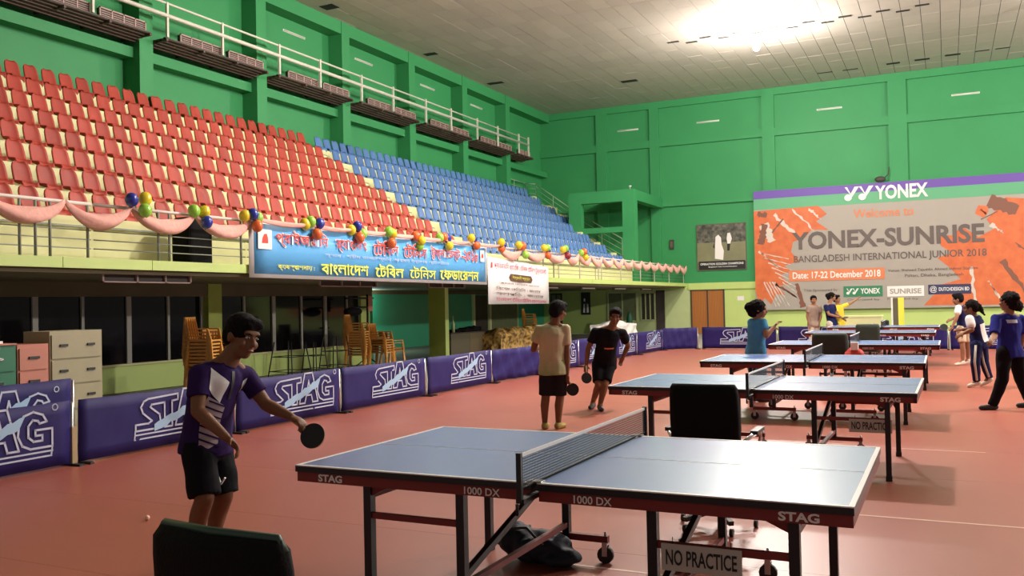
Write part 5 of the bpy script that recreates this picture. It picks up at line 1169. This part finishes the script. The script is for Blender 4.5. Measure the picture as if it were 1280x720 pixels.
    if hair == 'short':
        hp_ = [('ell', L(0, -0.022, 0.042), (0.091*h, 0.106*h, 0.094*h), hm), ('ell', L(0, -0.058, 0.0), (0.083*h, 0.066*h, 0.085*h), hm), ('ell', L(0.0, 0.050, 0.098), (0.060*h, 0.050*h, 0.026*h), hm), ('ell', L(0.035, 0.065, 0.080), (0.032*h, 0.03*h, 0.022*h), hm), ('ell', L(-0.035, 0.065, 0.082), (0.032*h, 0.03*h, 0.022*h), hm)]
    elif hair == 'bushy':
        hp_ = [('ell', L(0, -0.03, 0.035), (0.105*h, 0.115*h, 0.105*h), hm), ('ell', L(0, -0.075, -0.02), (0.095*h, 0.085*h, 0.10*h), hm), ('ell', L(0, -0.13, 0.02), (0.07*h, 0.07*h, 0.07*h), hm)]
    elif hair == 'bun':
        hp_ = [('ell', L(0, -0.03, 0.035), (0.092*h, 0.105*h, 0.096*h), hm), ('ell', L(0, -0.075, -0.02), (0.08*h, 0.07*h, 0.09*h), hm), ('ell', L(-0.06, -0.12, 0.05), (0.065*h, 0.065*h, 0.065*h), hm), ('ell', L(0.05, -0.10, -0.06), (0.055*h, 0.05*h, 0.07*h), hm)]
    elif hair == 'tail':
        hp_ = [('ell', L(0, -0.026, 0.036), (0.087*h, 0.102*h, 0.094*h), hm), ('ell', L(0, -0.06, 0.0), (0.078*h, 0.06*h, 0.08*h), hm), ('cap', L(0, -0.12, 0.03), 0.03*h, L(0, -0.17, -0.13), 0.02*h), ('ell', L(0, -0.13, -0.03), (0.035*h, 0.04*h, 0.06*h), hm)]
    blob(hp_, 0.008 if vox < 0.011 else 0.014, 'hair', M[hairm], t, 2, (0.004 if hair == 'short' else 0.014)*h, 0.025)
    # shirt
    topm = top_m; axis0 = (nk-J['chest']).normalized()
    spec = [((extra or {}).get('hem', -0.18), 0.180, 0.142), (0.03, 0.176, 0.132), (0.15, 0.162, 0.118), (0.35, 0.152, 0.110), (0.6, 0.158, 0.115), (0.78, 0.166, 0.110), (0.90, 0.13, 0.088), (0.96, 0.082, 0.070)]
    sp = [('loft', torso_rings(J, S, 0.012, spec))]
    sl = extra.get('sleeve', 0.62) if extra else 0.62
    for q_ in 'RL': sp.append(('cap', nk-axis0*0.012*S, 0.052*S, J['sh'+q_], 0.056*S))
    for s in 'RL':
        sh, el, wr = J['sh'+s], J['el'+s], J['wr'+s]; inn = sh.lerp(J['chest'].lerp(nk, 0.75), 0.3)
        sp += [('cap', inn, 0.066*S, sh, 0.067*S), ('cone', sh, 0.066*S, sh.lerp(el, sl), 0.068*S)]
    shirt = blob(sp, vox*1.1, 'shirt', topm, t, 3, 0.012*S, 0.11)
    # collar ring
    c0 = J['chest'].lerp(nk, 0.93); axis = (nk-J['chest']).normalized(); la = (J['shR']-J['shL']).normalized(); la = (la-axis*la.dot(axis)).normalized(); de = axis.cross(la)
    b = MB(); b.tube([c0+la*0.068*S*math.cos(2*PI*k/14)+de*0.064*S*math.sin(2*PI*k/14)+axis*0.0*S for k in range(15)], 0.010*S, 6); b.build('collar', topm, shirt)
    # bottoms
    pr = [('loft', torso_rings(J, S, 0.012, [(-0.13, 0.125, 0.105), (-0.05, 0.165, 0.122), (0.04, 0.165, 0.120), (0.16, 0.155, 0.110)]))]
    for s in 'RL':
        hp, kn, an = J['hip'+s], J['kn'+s], J['an'+s]
        if bottom == 'shorts':
            e = hp.lerp(kn, (extra or {}).get('shorts', 0.78)); pr += [('cap', hp, 0.102*S, hp.lerp(kn, 0.3), 0.10*S), ('cone', hp.lerp(kn, 0.1), 0.10*S, e, 0.094*S)]
        else:
            pr += [('cap', hp, 0.104*S, kn, 0.078*S), ('cap', kn, 0.078*S, kn.lerp(an, 0.5), 0.07*S), ('cone', kn.lerp(an, 0.3), 0.072*S, an+(an-kn).normalized()*0.02, 0.062*S)]
    blob(pr, vox*1.1, 'shorts' if bottom == 'shorts' else 'trousers', bottom_m, t, 2, 0.010*S, 0.12)
    for s in 'RL':
        an, to = J['an'+s], J['to'+s]; d = (to-an); d.z = 0; d.normalize(); hl = V((an.x, an.y, max(0.04, an.z-0.045)))-d*0.035*S
        if an.z > 0.2: hl = an-V((0, 0, 0.05))-d*0.03
        tt = V((to.x, to.y, max(0.03, to.z)))
        lift = 0
        blob([('cap', hl, 0.040*S, hl.lerp(tt, 0.5), 0.042*S), ('cap', hl.lerp(tt, 0.5), 0.042*S, tt+d*0.03, 0.032*S), ('cap', an-(V((0, 0, 0.02))), 0.046*S, hl, 0.04*S)], max(vox, 0.011), 'shoe', shoe_m, t, 2)
    bpy.context.view_layer.update()
    return t, J, base, grips, dict(hc=hc, hr=hr, hf=hf, hu=hu, h=h, L=L, shirt=shirt)
def paddle(pos, axis, normal, label, red=False):
    """blade in the plane of axis and its side; normal is the rubber side"""
    t = thing('table_tennis_paddle', label, 'paddle', pos)
    ax = V(axis).normalized(); n = V(normal); n = (n-ax*n.dot(ax)).normalized(); sd = ax.cross(n)
    def disc(o0, o1, r):
        b = MB(); c = ax*0.135
        b.loft([[c+ax*(r*1.04*math.cos(2*PI*k/28))+sd*(r*math.sin(2*PI*k/28))+n*o for k in range(28)] for o in (o0, o1)], False); return b
    disc(-0.003, 0.003, 0.077).build('blade', M['woodpale'], t)
    disc(0.003, 0.0065, 0.076).build('rubber', M['rubber_b'], t)
    disc(-0.0065, -0.003, 0.076).build('rubber', M['rubber_r'], t)
    MB().tube([-ax*0.05, ax*0.03, ax*0.065], [0.015, 0.012, 0.016], 8).build('handle', M['woodpale'], t)
    return t
mm = lambda n, c, **k: mat(n, c, 0.85, spec=0.12, var=0.12, vscale=6, bump=0.25, bscale=14, **k)
M['shirt_p1'] = mm('dark_purple_jersey', (0.030, 0.012, 0.075)); M['shirt_w'] = None
M['black_cl'] = mm('black_cloth', (0.008, 0.007, 0.010)); M['dk_shorts'] = mm('dark_shorts', (0.02, 0.015, 0.018))
def pale_shirt():
    m = two_tone('pale_faded_shirt', (0.30, 0.38, 0.17), (0.55, 0.43, 0.27), 2.2, 0.8, 0.36, 0.58); return m
M['shirt_w'] = pale_shirt()
M['royal'] = mm('royal_blue_shirt', (0.022, 0.025, 0.22)); M['navy_cl'] = mm('navy_cloth', (0.015, 0.018, 0.075)); M['lblue'] = mm('sky_blue_shirt', (0.07, 0.26, 0.46))
M['grey_cl'] = mm('grey_beige_shirt', (0.32, 0.24, 0.19)); M['yel_cl'] = mm('yellow_shirt', (0.72, 0.55, 0.05)); M['cream_cl'] = mm('cream_shorts', (0.62, 0.5, 0.35)); M['lt_cl'] = mm('pale_legging', (0.55, 0.50, 0.42))
M['shoe_w'] = mat('white_shoe', (0.7, 0.62, 0.5), 0.5); M['shoe_d'] = mat('dark_shoe', (0.03, 0.03, 0.035), 0.5); M['shoe_y'] = mat('olive_yellow_shoe', (0.34, 0.26, 0.05), 0.5)
M['silver'] = mm('silver_grey_panel', (0.42, 0.34, 0.36))
def decal(info, base, J, polys, m, name, S=1.0, off=0.004, side='front'):
    if len(polys) > 1:
        for p_ in polys: decal(info, base, J, [p_], m, name, S, off, side)
        return
    """patches projected on the shirt: polys in (lateral, height along torso) coordinates, wrapped round the torso"""
    pel, che, nec = J['pelvis'], J['chest'], J['neck']; shirt = info['shirt']
    lat = (J['shR']-J['shL']).normalized(); up = (nec-pel).normalized(); lat = (lat-up*lat.dot(up)).normalized(); fwd = up.cross(lat)*(1 if side == 'front' else -1)
    me = shirt.data; from mathutils.bvhtree import BVHTree
    bv = BVHTree.FromPolygons([v.co for v in me.vertices], [tuple(p.vertices) for p in me.polygons])
    vs = []; fs = []
    for P in polys:
        # subdivide the patch in a grid clipped to the polygon by quads (given as 4 corners)
        a, b, c, d = [V(q) for q in P]; N = 6; k0 = len(vs); hit_ok = True
        for i in range(N+1):
            for j in range(N+1):
                q = a.lerp(b, i/N).lerp(d.lerp(c, i/N), j/N)
                o = pel+up*q.y*(nec-pel).length+lat*q.x*S+fwd*0.5
                h = bv.ray_cast(o, -fwd)
                p = h[0] if h[0] is not None else pel+up*q.y*(nec-pel).length+lat*q.x*S+fwd*0.08
                vs.append(p+(h[1] if h[0] is not None else fwd)*off)
        for i in range(N):
            for j in range(N):
                s = k0+i*(N+1)+j; fs.append((s, s+1, s+N+2, s+N+1))
    return MB().add(vs, fs, True).build(name, m, shirt)

# near player (left)
t, J, base, g, I = person('p1', 'person in dark purple and silver jersey and black shorts reaching out a paddle', 1.0, 'skin', top_m=M['shirt_p1'], bottom_m=M['black_cl'], shoe_m=M['shoe_d'], hair='short', vox=0.010, curlL=0.75, curlR=0.55, headS=1.0, extra={'hem': -0.07, 'shorts': 0.97})
decal(I, base, J, [[(0.14, 0.93), (0.03, 0.80), (0.06, 0.55), (0.15, 0.70)], [(-0.13, 0.85), (-0.10, 0.80), (-0.09, 0.66), (-0.12, 0.72)]], M['white'], 'silver_yoke')
decal(I, base, J, [[(0.14, 0.62), (0.02, 0.52), (0.04, 0.10), (0.145, -0.02)]], M['silver'], 'silver_panel')
decal(I, base, J, [[(0.15, 0.04+0.075*k), (0.02, -0.02+0.075*k), (0.02, -0.003+0.075*k), (0.15, 0.062+0.075*k)] for k in range(8)], M['shirt_p1'], 'dark_stripe', 1.0, 0.008)
decal(I, base, J, [[(-0.012, 0.92), (0.012, 0.92), (0.010, 0.60), (-0.010, 0.60)]], M['black'], 'placket')
p = J['hipL'].lerp(J['knL'], 0.62)+V((0.076, -0.080, 0.0))
MB().bar(p+V((-0.02, 0, 0.02)), p+V((0, 0, -0.02)), 0.012, 0.008).build('white_mark', M['white'], t)
MB().bar(p+V((0.03, 0.004, 0.02)), p+V((0, 0, -0.02)), 0.012, 0.008).build('white_mark', M['white'], t)
gp, gd, gn, gl = g['L']
paddle(base+gp-gd*0.02, gd*0.9+V((0.2, 0.05, -0.35)), V((0.55, -0.8, 0.15)), 'black paddle in the outstretched hand of the near player')
# boy in pale shirt from behind
t, J, base, g, I = person('w', 'person in pale faded shirt and dark shorts seen from behind', 0.97, 'skin', top_m=M['shirt_w'], bottom_m=M['dk_shorts'], shoe_m=M['shoe_y'], hair='short', vox=0.011, curlR=0.7, curlL=0.3, extra={'shorts': 0.93})
paddle(base+g['R'][0]-g['R'][1]*0.02, V((0.35, 0.1, -0.9)), V((0.3, -0.9, 0.1)), 'black paddle hanging in the hand of the person in pale shirt')
# player in black
t, J, base, g, I = person('b', 'person in black shirt and shorts leaning forward behind the person in pale shirt', 0.97, 'skin', top_m=M['black_cl'], bottom_m=M['black_cl'], shoe_m=M['shoe_d'], hair='short', vox=0.011, curlR=0.7, extra={'shorts': 0.85})
decal(I, base, J, [[(-0.07, 0.52), (0.07, 0.50), (0.07, 0.46), (-0.07, 0.48)]], M['b_org2'], 'chest_print')
paddle(base+g['R'][0]-g['R'][1]*0.02, V((0.1, -0.2, -0.95)), V((0.5, -0.8, 0)), 'dark paddle hanging in the hand of the player in black')
# right side
t, J, base, g, I = person('r3', 'person in royal blue shirt and black trousers walking at the right edge', 1.02, 'skin2', top_m=M['royal'], bottom='pants', bottom_m=M['black_cl'], shoe_m=M['shoe_d'], hair='bun', vox=0.012, extra={'sleeve': 0.9})
decal(I, base, J, [[(-0.12, 0.86), (0.03, 0.86), (0.03, 0.77), (-0.12, 0.77)]], M['logo'], 'back_print', side='back')
t, J, base, g, I = person('r2', 'person with black ponytail in navy and white top and navy trousers with pale stripe', 1.0, 'skin', top_m=M['navy_cl'], bottom='pants', bottom_m=M['navy_cl'], shoe_m=M['shoe_w'], hair='tail', vox=0.013)
for s in 'LR':
    MB().tube([J['hip'+s]+V((-0.02, -0.105, 0)), J['kn'+s]+V((-0.01, -0.085, 0)), J['an'+s]+V((0, -0.07, 0))], 0.018, 6).build('side_stripe', M['lt_cl'], t)
blob([('cap', J['shL'], 0.074, J['shL'].lerp(J['elL'], 0.55), 0.074)], 0.012, 'white_sleeve', M['b_white'], t, 2)
decal(I, base, J, [[(-0.10, 0.7), (0.10, 0.7), (0.10, 0.05), (-0.10, 0.05)]], M['b_white'], 'white_back_panel', side='back')
t, J, base, g, I = person('r1', 'person in navy and white top and cream shorts beyond the one with ponytail', 0.97, 'skin2', top_m=M['navy_cl'], bottom_m=M['cream_cl'], shoe_m=M['shoe_w'], hair='short', vox=0.014)
blob([('cap', J['shL'], 0.072, J['shL'].lerp(J['elL'], 0.5), 0.072)], 0.014, 'white_sleeve', M['b_white'], t, 2)
paddle(base+g['L'][0]-g['L'][1]*0.02, V((-0.8, -0.1, 0.1)), V((0.1, -0.9, 0.3)), 'dark paddle held by the person in cream shorts')
t, J, base, g, I = person('bw', 'person with bushy black hair in light blue shirt behind the third nearest table', 0.98, 'skin2', top_m=M['lblue'], bottom='pants', bottom_m=M['lblue'], shoe_m=M['shoe_d'], hair='bushy', vox=0.013, extra={'sleeve': 0.6}, headS=1.05)
t, J, base, g, I = person('bg', 'person in grey beige shirt standing at the back left of the farthest table', 0.98, 'skin2', top_m=M['grey_cl'], bottom_m=M['lt_cl'], bottom='pants', shoe_m=M['shoe_d'], hair='short', vox=0.015)
t, J, base, g, I = person('gn', 'person in navy and pale top holding a dark paddle before the yellow shirt', 1.0, 'skin2', top_m=M['navy_cl'], bottom_m=M['lt_cl'], bottom='pants', shoe_m=M['shoe_d'], hair='bushy', vox=0.015, headS=0.9)
paddle(base+g['R'][0]-g['R'][1]*0.02, V((0.9, -0.1, 0.05)), V((0.1, -0.3, 0.9)), 'dark paddle held by the distant person in navy top')
t, J, base, g, I = person('ye', 'person in yellow shirt with one arm stretched out, half hidden at the back', 0.97, 'skin2', top_m=M['yel_cl'], bottom_m=M['yel_cl'], shoe_m=M['shoe_d'], hair='short', vox=0.016)
